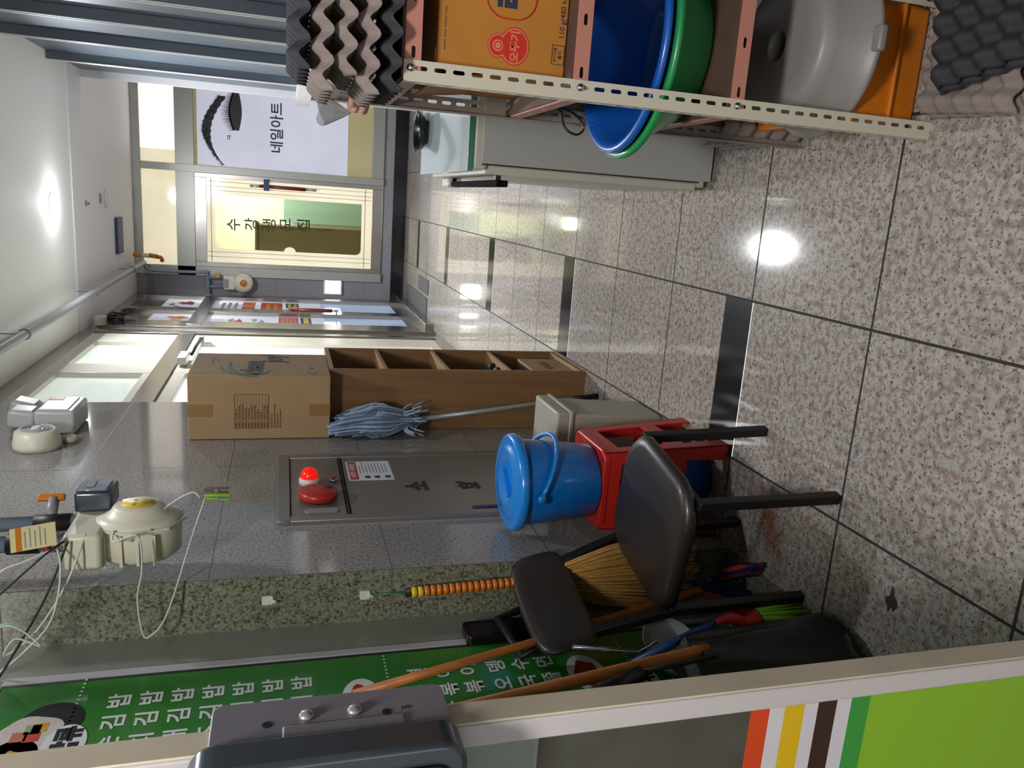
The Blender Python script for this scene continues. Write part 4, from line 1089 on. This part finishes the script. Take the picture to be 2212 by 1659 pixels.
for p in (hpts[0], hpts[-1]): build('handle_lug', M().lathe([(.016, -.012), (.016, .012), (0, .012)], p, (p - Vector((BC[0], BC[1], p.z))).normalized(), 12), 'lid_blue', bk)
mat('basin_blue', '#17479c', .4)
tag(build('blue_basin', M().lathe([(0, .012), (.095, .012), (.10, .02), (.135, .13), (.142, .132), (.137, .12), (.105, .0), (0, 0)], (SXc, SYc, .001), n=36), 'basin_blue'), 'dark blue plastic basin on the floor under the red stool', 'basin')

# dark chair
mat('seat_brown', '#2f2825', .36, coat=.15, bump=.08, bscale=240); mat('chair_black', '#131315', .45)
chx, chy = -.975, 2.10
ch = thing('chair', 'dark brown padded chair with black steel legs facing the corridor', 'chair', (chx, chy, 0))
Fv = Vector((.976, -.216, 0)); Sv = Vector((.216, .976, 0))
def cp(a, b, z): return Vector((chx, chy, 0)) + Fv * a + Sv * b + Vector((0, 0, z))
sp_ = M(); N1 = 28
outl = []
for a, b in rrect(.42, .45, .11, 7): outl.append((a + .03 + (.035 * (1 - (b / .225) ** 2) if a > .05 else 0), b))
def seatpt(i, z, s): a, b = outl[i % len(outl)]; return cp(a * s, b * s, z - .012 * (1 - s) * 0)
lay = [(.458, .90), (.461, .96), (.471, 1.0), (.485, 1.0), (.497, .965), (.502, .88), (.499, .55), (.496, .2)]
o0 = 0
for z, s in lay:
    for i in range(len(outl)): sp_.v.append(tuple(seatpt(i, z, s)))
nO = len(outl)
for k in range(len(lay) - 1):
    for i in range(nO): sp_.quad(k * nO + i, k * nO + (i + 1) % nO, (k + 1) * nO + (i + 1) % nO, (k + 1) * nO + i, sm=True)
sp_.quad(*range(nO)[::-1]); sp_.quad(*[(len(lay) - 1) * nO + i for i in range(nO)], sm=True)
build('seat', sp_, 'seat_brown', ch)
bp = M()
def padpt(u, v, d):   # u -1..1 along side, v 0..1 height
    lean = -.235 - .05 * v - .03 * (1 - u * u)
    return cp(lean + d, u * .225, .668 + .195 * v)
def sup(u, v):
    a = 2 * PI * u; cu = abs(math.cos(a)) ** .45 * (1 if math.cos(a) >= 0 else -1); cv = abs(math.sin(a)) ** .45 * (1 if math.sin(a) >= 0 else -1)
    s = math.sin(PI * v) ** .28; d = .022 * (-math.cos(PI * v)); return padpt(cu * s * (1 if abs(cu * s) < 1 else 1), .5 + .5 * cv * s, d)
bp.grid(sup, 40, 16)
build('backrest', bp, 'seat_brown', ch)
def sqtube(mb, a, b, w_=.030, w2=None):
    a, b = Vector(a), Vector(b); d = (b - a); L_ = d.length; Z_ = d.normalized(); Y_ = (Sv - Z_ * Sv.dot(Z_)).normalized(); X_ = Y_.cross(Z_)
    mb.obox((a + b) / 2, w2 or w_, w_, L_, X=X_, Y=Y_, Z=Z_); return mb
for s in (1, -1):
    build('leg', sqtube(M(), cp(.235, s * .205, 0), cp(.222, s * .195, .462)), 'chair_black', ch, bevel=.003)
    build('leg', sqtube(M(), cp(-.145, s * .205, 0), cp(-.165, s * .195, .462)), 'chair_black', ch, bevel=.003)
    build('back_post', sqtube(M(), cp(-.165, s * .195, .45), cp(-.258, s * .165, .70)), 'chair_black', ch, bevel=.003)
build('seat_frame', M().obox(cp(.025, 0, .448), .40, .38, .02, X=Fv, Y=Sv), 'chair_black', ch, bevel=.003)
ab = M(); ab.tube([cp(-.30, -.13, .80), cp(-.335, -.16, .90), cp(-.345, .02, .935), cp(-.315, .03, .84)], .013, 8)
build('back_bracket', ab, 'chair_black', ch)

# long tools leaning in the corner
mat('stick_wood', '#b06a2c', .5, vary=.25, vscale=8, stretch=(6, 6, .7)); mat('straw', '#b88a46', .8, vary=.3, vscale=40, stretch=(6, 6, .5)); mat('lime', '#7fb82a', .5); mat('stick_blue', '#1b4f86', .4); mat('bag_black', '#0f1012', .35, bump=.3, bscale=25)
mat('broom_orange', '#cf7420', .35); mat('grey_pan', '#8c8e8e', .45)
brm = thing('straw_broom', 'traditional straw broom with orange ringed handle hung on the dark granite', 'broom', (-1.25, 2.33, .2))
HB0, HB1 = Vector((-1.262, 2.325, 1.215)), Vector((-1.236, 2.30, .76))
k_ = 22
for i in range(k_):
    a = HB0.lerp(HB1, i / k_); b = HB0.lerp(HB1, (i + .86) / k_)
    build('handle_segment', M().tube([a, b], .0175 if i else .013, 12), 'label_yellow' if i in (1, 2) else 'broom_orange', brm)
build('handle_core', M().tube([HB0, HB1], .0145, 10), 'black', brm)
build('cord', M().tube([(-1.277, 2.345, 1.322), (-1.266, 2.335, 1.27), HB0], .0025, 6), 'st_green', brm)
sf = M(); rd = random.Random(21)
for k in range(230):
    u = rd.uniform(-1, 1); b0 = HB1 + Vector((u * .022, rd.uniform(-.012, .012), 0))
    L_ = rd.uniform(.50, .58) * (1 - .10 * abs(u)); e_ = Vector((-1.215 + u * .155, 2.27 + rd.uniform(-.03, .03), HB1.z - L_))
    md_ = b0.lerp(e_, .45) + Vector((u * .02, 0, 0))
    sf.tube([b0, md_, e_], [.005, .0065, .0035], 4)
o_ = build('straw', sf, 'straw', brm); o_['kind'] = 'stuff'

bg = thing('trash_bag', 'black plastic rubbish bag slumped in the corner under the menu', 'bag', (-1.22, 1.68, 0))
bgm = M()
def bagpt(u, v):
    a = 2 * PI * u; z = .50 * v; r = (1.0 - .25 * v ** 2) * (1 + .07 * math.sin(5 * a + 4 * v) + .05 * math.sin(9 * a - 6 * v))
    k = math.sin(min(1, v * 6 + .35) * PI / 2)
    return (-1.235 + .115 * r * k * math.cos(a), 1.715 + .135 * r * k * math.sin(a), z + .012 * math.sin(7 * a))
bgm.grid(bagpt, 40, 16)
bgm.poly([bagpt(i / 40, 1) for i in range(40)]); bgm.poly([bagpt(i / 40, 0) for i in range(40)][::-1])
for i in range(len(bgm.v)): x, y, z = bgm.v[i]; bgm.v[i] = (max(-1.366, x), y, max(.001, z))
build('bag', bgm, 'bag_black', bg)
w2 = thing('wooden_pole', 'thick wooden pole stuck down into the black rubbish bag', 'pole', (-1.16, 1.7, .5))
build('pole', M().tube([(-1.29, 1.66, 1.60), (-1.165, 1.70, .52), (-1.16, 1.702, .47)], .0165, 12), 'stick_wood', w2)
um = thing('black_pole', 'black umbrella leaning low across the menu behind the wooden poles', 'umbrella', (-1.3, 1.75, .6))
build('canopy', M().tube([(-1.31, 1.62, 1.06), (-1.27, 1.62, .97), (-1.20, 1.625, .80), (-1.16, 1.63, .70)], [.008, .02, .026, .02], 12), 'bag_black', um)
build('shaft', M().tube([(-1.16, 1.63, .71), (-1.14, 1.64, .48)], .007, 8), 'black', um)
bd = thing('broom', 'long broom with blue handle, red cap and lime green bristles', 'broom', (-1.2, 1.9, 0))
build('handle', M().tube([(-1.305, 1.88, .60), (-1.195, 1.90, .305)], .0135, 12), 'stick_blue', bd)
build('cap', M().tube(smooth_path([(-1.20, 1.895, .33), (-1.195, 1.90, .27), (-1.215, 1.90, .22), (-1.200, 1.90, .175)], 4), [.012 + .016 * i / 12 for i in range(13)], 12), 'red_pl', bd)
lbm = M()
for k in range(90):
    u, v = rd.uniform(-1, 1), rd.uniform(-1, 1)
    lbm.tube([(-1.200 + u * .022, 1.90 + v * .015, .18), (-1.208 + u * .032, 1.90 + v * .03, .05 + rd.uniform(-.012, .01))], .0035, 4)
for i in range(len(lbm.v)): x, y, z = lbm.v[i]; lbm.v[i] = (x, y, z if z > .1 else z - .045)
o_ = build('bristles', lbm, 'lime', bd); o_['kind'] = 'stuff'
dp = thing('dustpan', 'pale grey round dustpan with a thin steel rod standing against the menu glass', 'dustpan', (-1.3, 2.0, .3))
build('rod', M().tube([(-1.262, 1.93, .775), (-1.300, 1.93, .56), (-1.27, 1.93, .50)], .007, 8), 'chrome', dp)
dpm = M().lathe([(0, .0), (.075, .003), (.10, .018), (.112, .045), (.116, .045), (.104, .012), (.077, -.004), (0, -.005)], (-1.338, 1.96, .43), (1, -.25, .12), 32, sc=(1.0, .75)); build('pan', dpm, 'grey_pan', dp)
fb = thing('floor_brush', 'multicoloured soft floor brush with long thin wooden handle leaning across the menu', 'brush', (-1.28, 2.2, .05))
build('handle', M().tube([(-1.30, 1.865, 1.42), (-1.30, 2.037, .85), (-1.265, 2.205, .20)], .0125, 12), 'stick_wood', fb)
mat('tuft_blue', '#232c6a', .7); mat('tuft_purple', '#4a3470', .7); mat('tuft_green', '#3f7a2e', .7)
for j, (m_, a0) in enumerate((('red_pl', -1.2), ('tuft_blue', -.7), ('tuft_green', 0), ('tuft_purple', .5), ('red_pl', 1.1), ('tuft_blue', 1.6))):
    tf = M()
    for k in range(26):
        a = a0 + rd.uniform(-.4, .4); b = rd.uniform(.06, .13)
        tf.tube([(-1.262, 2.205, .205), (-1.25 + .5 * b * math.sin(a), 2.20 + .2 * b * math.cos(a * 2), .15), (-1.235 + b * math.sin(a) * .8, 2.17 + .5 * b * math.cos(a * 2), .045 + rd.uniform(-.035, .05))], [.004, .009, .006], 5)
    o_ = build('tuft', tf, m_, fb); o_['kind'] = 'stuff'
# black door lock on the menu frame
dk = thing('frame_lock', 'black lock box on the steel frame beside the menu', 'lock', (-1.36, 2.18, .93))
build('case', M().prism([(-1.373, 2.20 + a, .93 + b) for a, b in rrect(.10, .22, .02)], (.035, 0, 0)), 'black_gloss', dk, bevel=.004)
build('keypad', M().box(-1.339, -1.337, 2.17, 2.23, .94, 1.02), 'black', dk)

# ================================================================ RACK AND WHAT IT HOLDS
mat('post_cream', '#cfc8b4', .35); mat('post_cream_shaded', '#8d8177', .45); mat('beam_pink', '#c08270', .5); mat('board_brown', '#5a4438', .7, vary=.15, vscale=10)
RX0, RX1, RY0, RY1 = .238, .590, 1.750, 2.300
PITCH = .0405
def slotted(mb, org, U, V, w_, z0, z1, su, sl=.026, sw_=.009, pitch=PITCH, first=0.0, m=0):
    """a strip of width w_ along U, rising along V, with a rounded slot in each pitch"""
    org, U, V = Vector(org), Vector(U), Vector(V)
    hole = [(su + a, b) for a, b in rrect(sw_, sl, sw_ / 2 - .0002, 3)]
    z = z0 + first
    if first > 0: mb.add([org + U * a + V * b for a, b in ((0, z0), (w_, z0), (w_, z), (0, z))], [(0, 1, 2, 3)], m)
    outer = [(0, -pitch / 2), (w_, -pitch / 2), (w_, pitch / 2), (0, pitch / 2)]
    tri = tessellate_polygon([[Vector((a, b, 0)) for a, b in outer], [Vector((a, b, 0)) for a, b in hole]])
    while z + pitch <= z1 + 1e-6:
        c = z + pitch / 2
        mb.add([org + U * a + V * (b + c) for a, b in outer + hole], [tuple(t) for t in tri], m)
        z += pitch
    if z < z1: mb.add([org + U * a + V * b for a, b in ((0, z), (w_, z), (w_, z1), (0, z1))], [(0, 1, 2, 3)], m)
rk = thing('slotted_rack', 'cream slotted angle iron rack with pink shelf beams on the right', 'rack', (.41, 2.02, 0))
def post(x, y, sx, sy, top, colr, label=None):
    mb = M()
    slotted(mb, (x, y, 0), (sx, 0, 0), (0, 0, 1), .042, 0, top, .026, first=.008)
    slotted(mb, (x, y, 0), (0, sy, 0), (0, 0, 1), .036, 0, top, .022, first=.008)
    o = build('post', mb, colr, rk, solid=.0022); 
    if label: o['label'] = label
    return o
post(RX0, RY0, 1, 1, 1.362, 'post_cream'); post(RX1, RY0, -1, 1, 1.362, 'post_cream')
post(RX0, RY1, 1, -1, 1.50, 'post_cream_shaded', 'shaded grey brown rear post'); post(RX1, RY1, -1, -1, 1.50, 'post_cream_shaded', 'shaded grey brown rear post')  # rear posts: cream post colour darkened, their shade put into the material
def beam(a, U, L_, z0, h=.034):
    mb = M(); U = Vector(U); n_ = Vector((0, 0, 1))
    a = Vector(a)
    tri_h = h
    # face with a slot every 0.11
    org = a; pts = 0
    hole = [(a_ , b_) for a_, b_ in rrect(.024, .0085, .004, 3)]
    s = 0.0; seg_ = .11
    while s < L_ - 1e-6:
        e = min(L_, s + seg_)
        if e - s > .05:
            outer = [(s, 0), (e, 0), (e, h), (s, h)]; hl = [((s + e) / 2 + p, h / 2 + q) for p, q in hole]
            t_ = tessellate_polygon([[Vector((p, q, 0)) for p, q in outer], [Vector((p, q, 0)) for p, q in hl]])
            mb.add([org + U * p + Vector((0, 0, z0 + q)) for p, q in outer + hl], [tuple(t) for t in t_])
        else: mb.add([org + U * s + Vector((0, 0, z0)), org + U * e + Vector((0, 0, z0)), org + U * e + Vector((0, 0, z0 + h)), org + U * s + Vector((0, 0, z0 + h))], [(0, 1, 2, 3)])
        s = e
    inn = Vector((-U.y, U.x, 0)) * .030
    mb.add([org + Vector((0, 0, z0 + h)), org + U * L_ + Vector((0, 0, z0 + h)), org + U * L_ + inn + Vector((0, 0, z0 + h)), org + inn + Vector((0, 0, z0 + h))], [(0, 1, 2, 3)])
    return build('shelf_beam', mb, 'beam_pink', rk, solid=.002)
for z in (1.325, .948, .548):
    beam((RX0 + .003, RY0 + .003, 0), (1, 0, 0), RX1 - RX0 - .006, z)
    beam((RX0 + .003, RY1 - .003, 0), (0, -1, 0), RY1 - RY0 - .006, z)
    beam((RX1 - .003, RY0 + .003, 0), (0, 1, 0), RY1 - RY0 - .006, z)
    beam((RX1 - .003, RY1 - .003, 0), (-1, 0, 0), RX1 - RX0 - .006, z)
    build('shelf_board', M().box(RX0 + .006, RX1 - .006, RY0 + .006, RY1 - .006, z + .035, z + .041), 'board_brown', rk)
for z in (1.347, .966, .566): build('bolt', M().lathe([(.0085, 0), (.0085, .003), (.004, .006), (0, .006)], (RX0 + .026, RY0 - .001, z), (0, -1, 0), 14), 'chrome', rk)

# egg trays
mat('pulp', '#8f827c', .9, bump=.25, bscale=300, vary=.08, vscale=20); mat('pulp_dark', '#34343a', .75, bump=.2, bscale=300)
def tray_mesh(n=5, p=.058, amp=.0235):
    mb = M(); s = n * p
    def f(u, v):
        x, y = (u - .5) * s, (v - .5) * s
        q = .5 * (math.cos(2 * PI * x / p) + math.cos(2 * PI * y / p))
        z = amp * math.copysign(abs(q) ** .9, q)
        return (x, y, z)
    mb.grid(f, n * 8, n * 8)
    return mb
def tray_proto(m_, label, group, loc):
    o = build('egg_tray', tray_mesh(), m_, solid=.0025); tag(o, label, 'egg tray', group); o.location = loc; return o
def traycopy(o, loc, label, rot=(0, 0, 0), group=None):
    c = o.copy(); COL.objects.link(c); c.location = loc; c.rotation_euler = rot; c['label'] = label
    if group: c['group'] = group
    return c
TX, TY = .345, 1.862
g1 = 'egg trays stacked on top of the rack'
tA = tray_proto('pulp', 'grey pulp egg tray, lowest pale one of the stack on top of the rack', g1, (TX, TY, 1.437))
tB = tray_proto('pulp_dark', 'black egg tray at the very bottom of the stack on the rack top', g1, (TX + .01, TY + .005, 1.391))
p_ = .058
traycopy(tA, (TX + .003 + p_ / 2, TY - .004, 1.483), 'grey pulp egg tray, middle pale one of the stack on top of the rack', (0, 0, PI))
traycopy(tA, (TX - .002, TY, 1.529), 'grey pulp egg tray, uppermost pale one of the stack on top of the rack', (0, 0, 0))
traycopy(tB, (TX + .006 + p_ / 2, TY + .004, 1.575), 'black egg tray lying on top of the pale egg tray stack', (0, 0, 0))
g2_ = 'egg trays on the floor in front of the rack'
traycopy(tA, (.425, 1.598, .026), 'pale pulp egg tray lying lowest on the floor in front of the orange crate', (0, 0, -.05), g2_)
traycopy(tA, (.430, 1.594, .060), 'pale pulp egg tray second from the floor in front of the orange crate', (0, PI * 0, -.08), g2_)
traycopy(tB, (.492, 1.52, .108), 'dark egg tray third from the floor in front of the orange crate', (.0, 0, .16), g2_)
traycopy(tB, (.500, 1.50, .142), 'dark egg tray topmost of the floor stack in front of the orange crate', (.0, 0, .18), g2_)
g3 = 'egg trays on the floor behind the crate'
traycopy(tA, (.420, 1.300, .026), 'pale egg tray on the floor nearest the camera, lower one', (0, 0, .04), g2_)
traycopy(tA, (.424, 1.296, .060), 'pale egg tray on the floor nearest the camera, upper one', (0, 0, .02), g2_)
traycopy(tA, (.402, 2.262, .152), 'pale egg tray standing upright against the rear rack post behind the orange crate', (PI / 2, 0, 0), g3)
traycopy(tA, (.395, 2.62, .026), 'pale egg tray flat on the floor between rack and white freezer, lower', (0, 0, 0), g3)
traycopy(tA, (.400, 2.61, .072), 'pale egg tray flat on the floor between rack and white freezer, upper', (PI, 0, 0), g3)

# yellow noodle carton
mat('carton_orange', '#b8792a', .6, vary=.05, vscale=8); mat('logo_red', '#c8281c', .5); mat('logo_pink', '#d8845c', .5); mat('dark_print', '#26324a', .55)
nb = thing('noodle_carton', 'orange yellow cardboard carton with round red emblem on the rack', 'box', (.42, 2.03, .99))
NX0, NX1, NY0, NY1, NZ0, NZ1 = .285, .575, 1.797, 2.255, .990, 1.285
build('carton', M().box(NX0, NX1, NY0, NY1, NZ0, NZ1), 'carton_orange', nb, bevel=.004)
YF = NY0 - .0008
def fdisc(mb, x, z, r, y, m=0, rz=None): mb.poly([(x + r * math.cos(a), y, z + (rz or r) * math.sin(a)) for a in [2 * PI * i / 32 for i in range(32)]], m)
lg_ = M()
for (r1, r2, m_, d) in ((.040, .0255, 0, 0), (.0375, .0235, 1, .0003), (.0345, .021, 0, .0006)):
    fdisc(lg_, .340, 1.112, r1, YF - d, m_, r1 * .86); fdisc(lg_, .338, 1.150, r2, YF - d - .0001, m_, r2 * .92)
fdisc(lg_, .338, 1.150, .012, YF - .0009, 1); fdisc(lg_, .338, 1.150, .009, YF - .0012, 0); fdisc(lg_, .338, 1.150, .0065, YF - .0015, 1)
build('emblem', lg_, ['logo_red', 'logo_pink'], nb)
t_ = M(); t_.text('오뚜기', (.340, YF - .0012, 1.110), (1, 0, 0), (0, 0, 1), .024, bold=.03); t_.text('®', (.382, YF, 1.085), (1, 0, 0), (0, 0, 1), .009); build('emblem_lettering', t_, 'logo_pink', nb)
t_ = M(); t_.text('110 g(480 kcal) x 40', (.368, YF, 1.003), (1, 0, 0), (0, 0, 1), .017, align='LEFT', bold=.01)
t_.text('분리배출', (.334, YF, 1.016), (1, 0, 0), (0, 0, 1), .0085); t_.text('종이', (.334, YF, 1.004), (1, 0, 0), (0, 0, 1), .010, bold=.02)
for a, b, c_, d_ in ((.313, .355, .994, .9955), (.313, .355, 1.0225, 1.024), (.313, .3145, .994, 1.024), (.3535, .355, .994, 1.024)): t_.add([(a, YF, c_), (b, YF, c_), (b, YF, d_), (a, YF, d_)], [(0, 1, 2, 3)])
t_.text('==== === ==== ===', (.36, YF, 1.268), (1, 0, 0), (0, 0, 1), .010)
build('small_print', t_, 'dark_print', nb)
t_ = M(); t_.text('라면', (.415, YF - .0003, 1.125), (1, 0, 0), (0, 0, 1), .062, align='LEFT', bold=.06); build('lettering', t_, 'dark_print', nb)
t_ = M(); pp_ = [(.47 + a, YF, 1.125 + b) for a, b in rrect(.15, .115, .045, 8)]
t_.tube(pp_, .0018, 4, closed=True); build('outline', t_, 'logo_red', nb)
XF = NX0 - .0008; t_ = M()
def sq(y0, y1, z0, z1): t_.add([(XF, y0, z0), (XF, y1, z0), (XF, y1, z1), (XF, y0, z1)], [(0, 1, 2, 3)])
sq(1.85, 1.875, 1.20, 1.27); sq(1.90, 1.95, 1.21, 1.265)
for k in range(12): sq(1.97 + k * .006, 1.9725 + k * .006, 1.20, 1.26)
sq(1.9, 2.1, 1.15, 1.156); sq(1.9, 2.0, 1.10, 1.112)
build('side_print', t_, 'dark_print', nb)
t_ = M().box(NX0 - .0015, NX0, NY0 + .004, NY1 - .004, 1.135, 1.139); build('flap_gap', t_, 'slot_dark', nb)
fl3 = M(); fl3.prism([(NX0 - .001, 1.83, 1.275), (NX0 - .001, 2.2, 1.275), (NX0 - .026, 2.2, 1.20), (NX0 - .026, 1.83, 1.20)], (-.003, 0, .001))
build('flap', M().prism([(NX0 - .002, 1.83, 1.14), (NX0 - .002, 2.22, 1.14), (NX0 - .018, 2.22, 1.27), (NX0 - .018, 1.83, 1.27)], (-.003, 0, -.0005)), 'carton_orange', nb)

# nested basins
mat('tub_blue', '#1557b0', .3, coat=.2); mat('tub_green', '#1c8a4c', .35, coat=.2)
def tubprof(R, r, h, lip=.012): return [(0, .0), (r - .01, .0), (r, .008), (R - .02, h * .80), (R - .006, h - .004), (R, h), (R + lip, h + .001), (R + lip + .003, h - .008), (R + lip, h - .012), (R + .002, h - .010)]
BX_, BY_ = .420, 2.025
gz_ = .5905
def openbasin(R, r, h, z, m, name, label, th=.004):
    outer = [(0, 0), (r, 0), (r + .012, .010), (R - .01, h * .86), (R, h - .004), (R + .012, h - .014), (R + .020, h - .010), (R + .020, h), (R + .010, h + .005), (R - .002, h + .002), (R - .012, h * .86), (r + .008, .018), (r - .004, th + .004), (0, th + .003)]
    o = build(name, M().lathe(outer, (BX_, BY_, z), n=64), m); tag(o, label, 'basin', 'nested basins on the rack'); return o
openbasin(.262, .165, .150, gz_, 'tub_green', 'plastic_basin', 'large green plastic basin on the lowest rack shelf holding the blue one')
openbasin(.250, .150, .150, gz_ + .024, 'tub_blue', 'plastic_basin', 'large blue plastic basin nested inside the green one')

# grey tub upside down on an orange crate
mat('tub_grey', '#8f8b88', .4, vary=.08, vscale=5); mat('crate_orange', '#cf7414', .45)
oc = thing('orange_crate', 'orange plastic crate on the floor under the rack carrying the grey tub', 'crate', (.42, 2.0, 0))
build('body', taper(.275, .572, 1.805, 2.22, .0, .205, .96), 'crate_orange', oc, bevel=.012, seg=3)
build('rim', M().box(.270, .577, 1.800, 2.225, .190, .207), 'crate_orange', oc, bevel=.005)
build('rib', M().box(.285, .565, 1.799, 1.815, .085, .095), 'crate_orange', oc, bevel=.003)
gt = thing('grey_tub', 'round grey plastic tub with a centre hole turned upside down on the orange crate', 'tub', (.45, 1.945, .208))
GT = (.452, 1.940, .208)
build('body', M().lathe([(.216, 0), (.220, .004), (.218, .016), (.206, .018), (.196, .110), (.186, .138), (.172, .148), (.120, .150), (.050, .150), (.042, .153), (.036, .151), (.035, .138), (.035, .10), (.06, .09), (.16, .09), (.2, 0.002)], GT, n=64), 'tub_grey', gt)
build('hole_inside', M().lathe([(0, .100), (.036, .100)], GT, n=24), 'print_orange', gt)
mat('rim_grey', '#a3a09c', .4)
build('handle_tab', M().box(GT[0] - .03, GT[0] + .03, GT[1] - .235, GT[1] - .205, .210, .232), 'tub_grey', gt, bevel=.006)

# board behind the rack, wire hook, twine
mat('board_grey', '#6f655f', .5, vary=.12, vscale=4, stretch=(6, 6, .5))
tag(build('grey_board', M().box(.262, .60, 2.325, 2.34, .0, .93), 'board_grey', bevel=.002), 'grey brown board standing upright behind the rack by the freezer', 'board')
mat('wire_metal', '#5e564e', .3, .9)
wh = build('wire_handle', M().tube(smooth_path([(.275, 2.17, .905), (.262, 2.18, .862), (.232, 2.2, .845), (.212, 2.2, .828), (.205, 2.2, .80), (.222, 2.2, .782), (.25, 2.2, .80), (.268, 2.19, .84), (.278, 2.18, .90)], 4), .0035, 8), 'wire_metal')
tag(wh, 'bent wire loop hanging at the left side of the rack above the blue basin', 'wire hook')
mat('twine_pink', '#c99a86', .6); mat('clear_bag', '#a8a4a4', .25, alpha=.75)
tw = thing('knotted_twine', 'pale pink knotted twine with clear plastic tied to the rear rack post', 'twine', (.22, 2.2, 1.41))
rd = random.Random(31)
for k in range(2):
    kn = M(); kn.tube(smooth_path([(.225 + rd.uniform(-.02, .03), 2.26 + rd.uniform(-.04, .02), 1.42 + rd.uniform(-.035, .02)) for _ in range(7)], 5), .009, 8)
    build('knot', kn, 'twine_pink', tw)
pb = M(); pb.grid(lambda u, v: (.205 + .05 * v * math.cos(2 * PI * u) * (1 - v * .2), 2.23 + .04 * v * math.sin(2 * PI * u), 1.44 + .07 * v - .01 * math.sin(14 * u)), 18, 6)
build('plastic_scrap', pb, 'clear_bag', tw)

# white freezer
mat('handle_black', '#0c0c0d', .9, spec=.1); mat('fr_side', '#a7a8a5', .4); mat('fr_cream', '#bdb9ab', .35); mat('fr_glass', '#b9cac6', .08, coat=.5); mat('glass_edge', '#3f7a66', .2)
fz = thing('chest_freezer', 'low white freezer with glass top and side handle on the right', 'freezer', (.36, 3.4, 0))
FX0, FX1, FY0, FY1, FZ = .112, .62, 2.818, 3.86, .955
build('body', M().box(FX0 + .0, FX1, FY0, FY1, .035, FZ), 'fr_cream', fz, bevel=.008, seg=3)
build('side_panel', M().box(.136, FX1 - .01, FY0 - .004, FY0 + .002, .012, .925), 'fr_side', fz, bevel=.001)
build('panel_gap', M().box(.128, .1335, FY0 - .0035, FY0 + .001, .06, .925), 'slot_dark', fz)
build('door_edge', M().box(.098, .126, FY0 - .006, FY1, .075, .915), 'fr_cream', fz, bevel=.003)
build('corner_cap', M().lathe([(.009, 0), (.009, .004), (0, .005)], (.121, FY0 - .006, .915), (0, -1, 0), 18), 'grey_plastic', fz)
build('base', M().box(.15, FX1 - .02, FY0 + .02, FY1 - .02, 0, .036), 'black', fz)
gt_ = build('glass_lid', M().box(.104, FX1 - .005, FY0 + .004, FY1 - .01, FZ + .001, FZ + .022), 'fr_glass', fz, bevel=.002)
build('glass_edge', M().box(.105, FX1 - .006, FY0 + .0025, FY0 + .0045, FZ + .002, FZ + .021), 'glass_edge', gt_)
build('handle_bar', M().box(.058, .082, 2.86, 3.70, .812, .856), 'handle_black', fz, bevel=.004)
build('handle_end', M().box(.056, .098, 3.70, 3.84, .808, .872), 'cream_alu', fz, bevel=.008)
for y in (2.9, 3.7): build('handle_bracket', M().box(.08, .10, y, y + .03, .83, .85), 'black', fz)
tag(build('black_bowl', M().lathe([(0, 0), (.05, .0), (.075, .02), (.088, .045), (.092, .047), (.09, .04), (.073, .015), (.05, .005), (0, .005)], (.29, 3.72, FZ + .023), n=32), 'black_gloss'), 'black shallow bowl left on the far end of the freezer top', 'bowl')

# ---- grey door mats at the far left shop door
mat('mat_grey', '#4c4c50', .8)
tag(build('door_mat', M().box(-1.10, -.93, 8.95, 9.62, 0, .012), 'mat_grey', bevel=.003), 'narrow grey door mat on the floor by the far left glass door', 'mat')
tag(build('door_mat', M().box(-1.36, -1.14, 9.0, 10.6, 0, .012), 'mat_grey', bevel=.003), 'long grey mat lying against the sill of the far left glass door', 'mat')
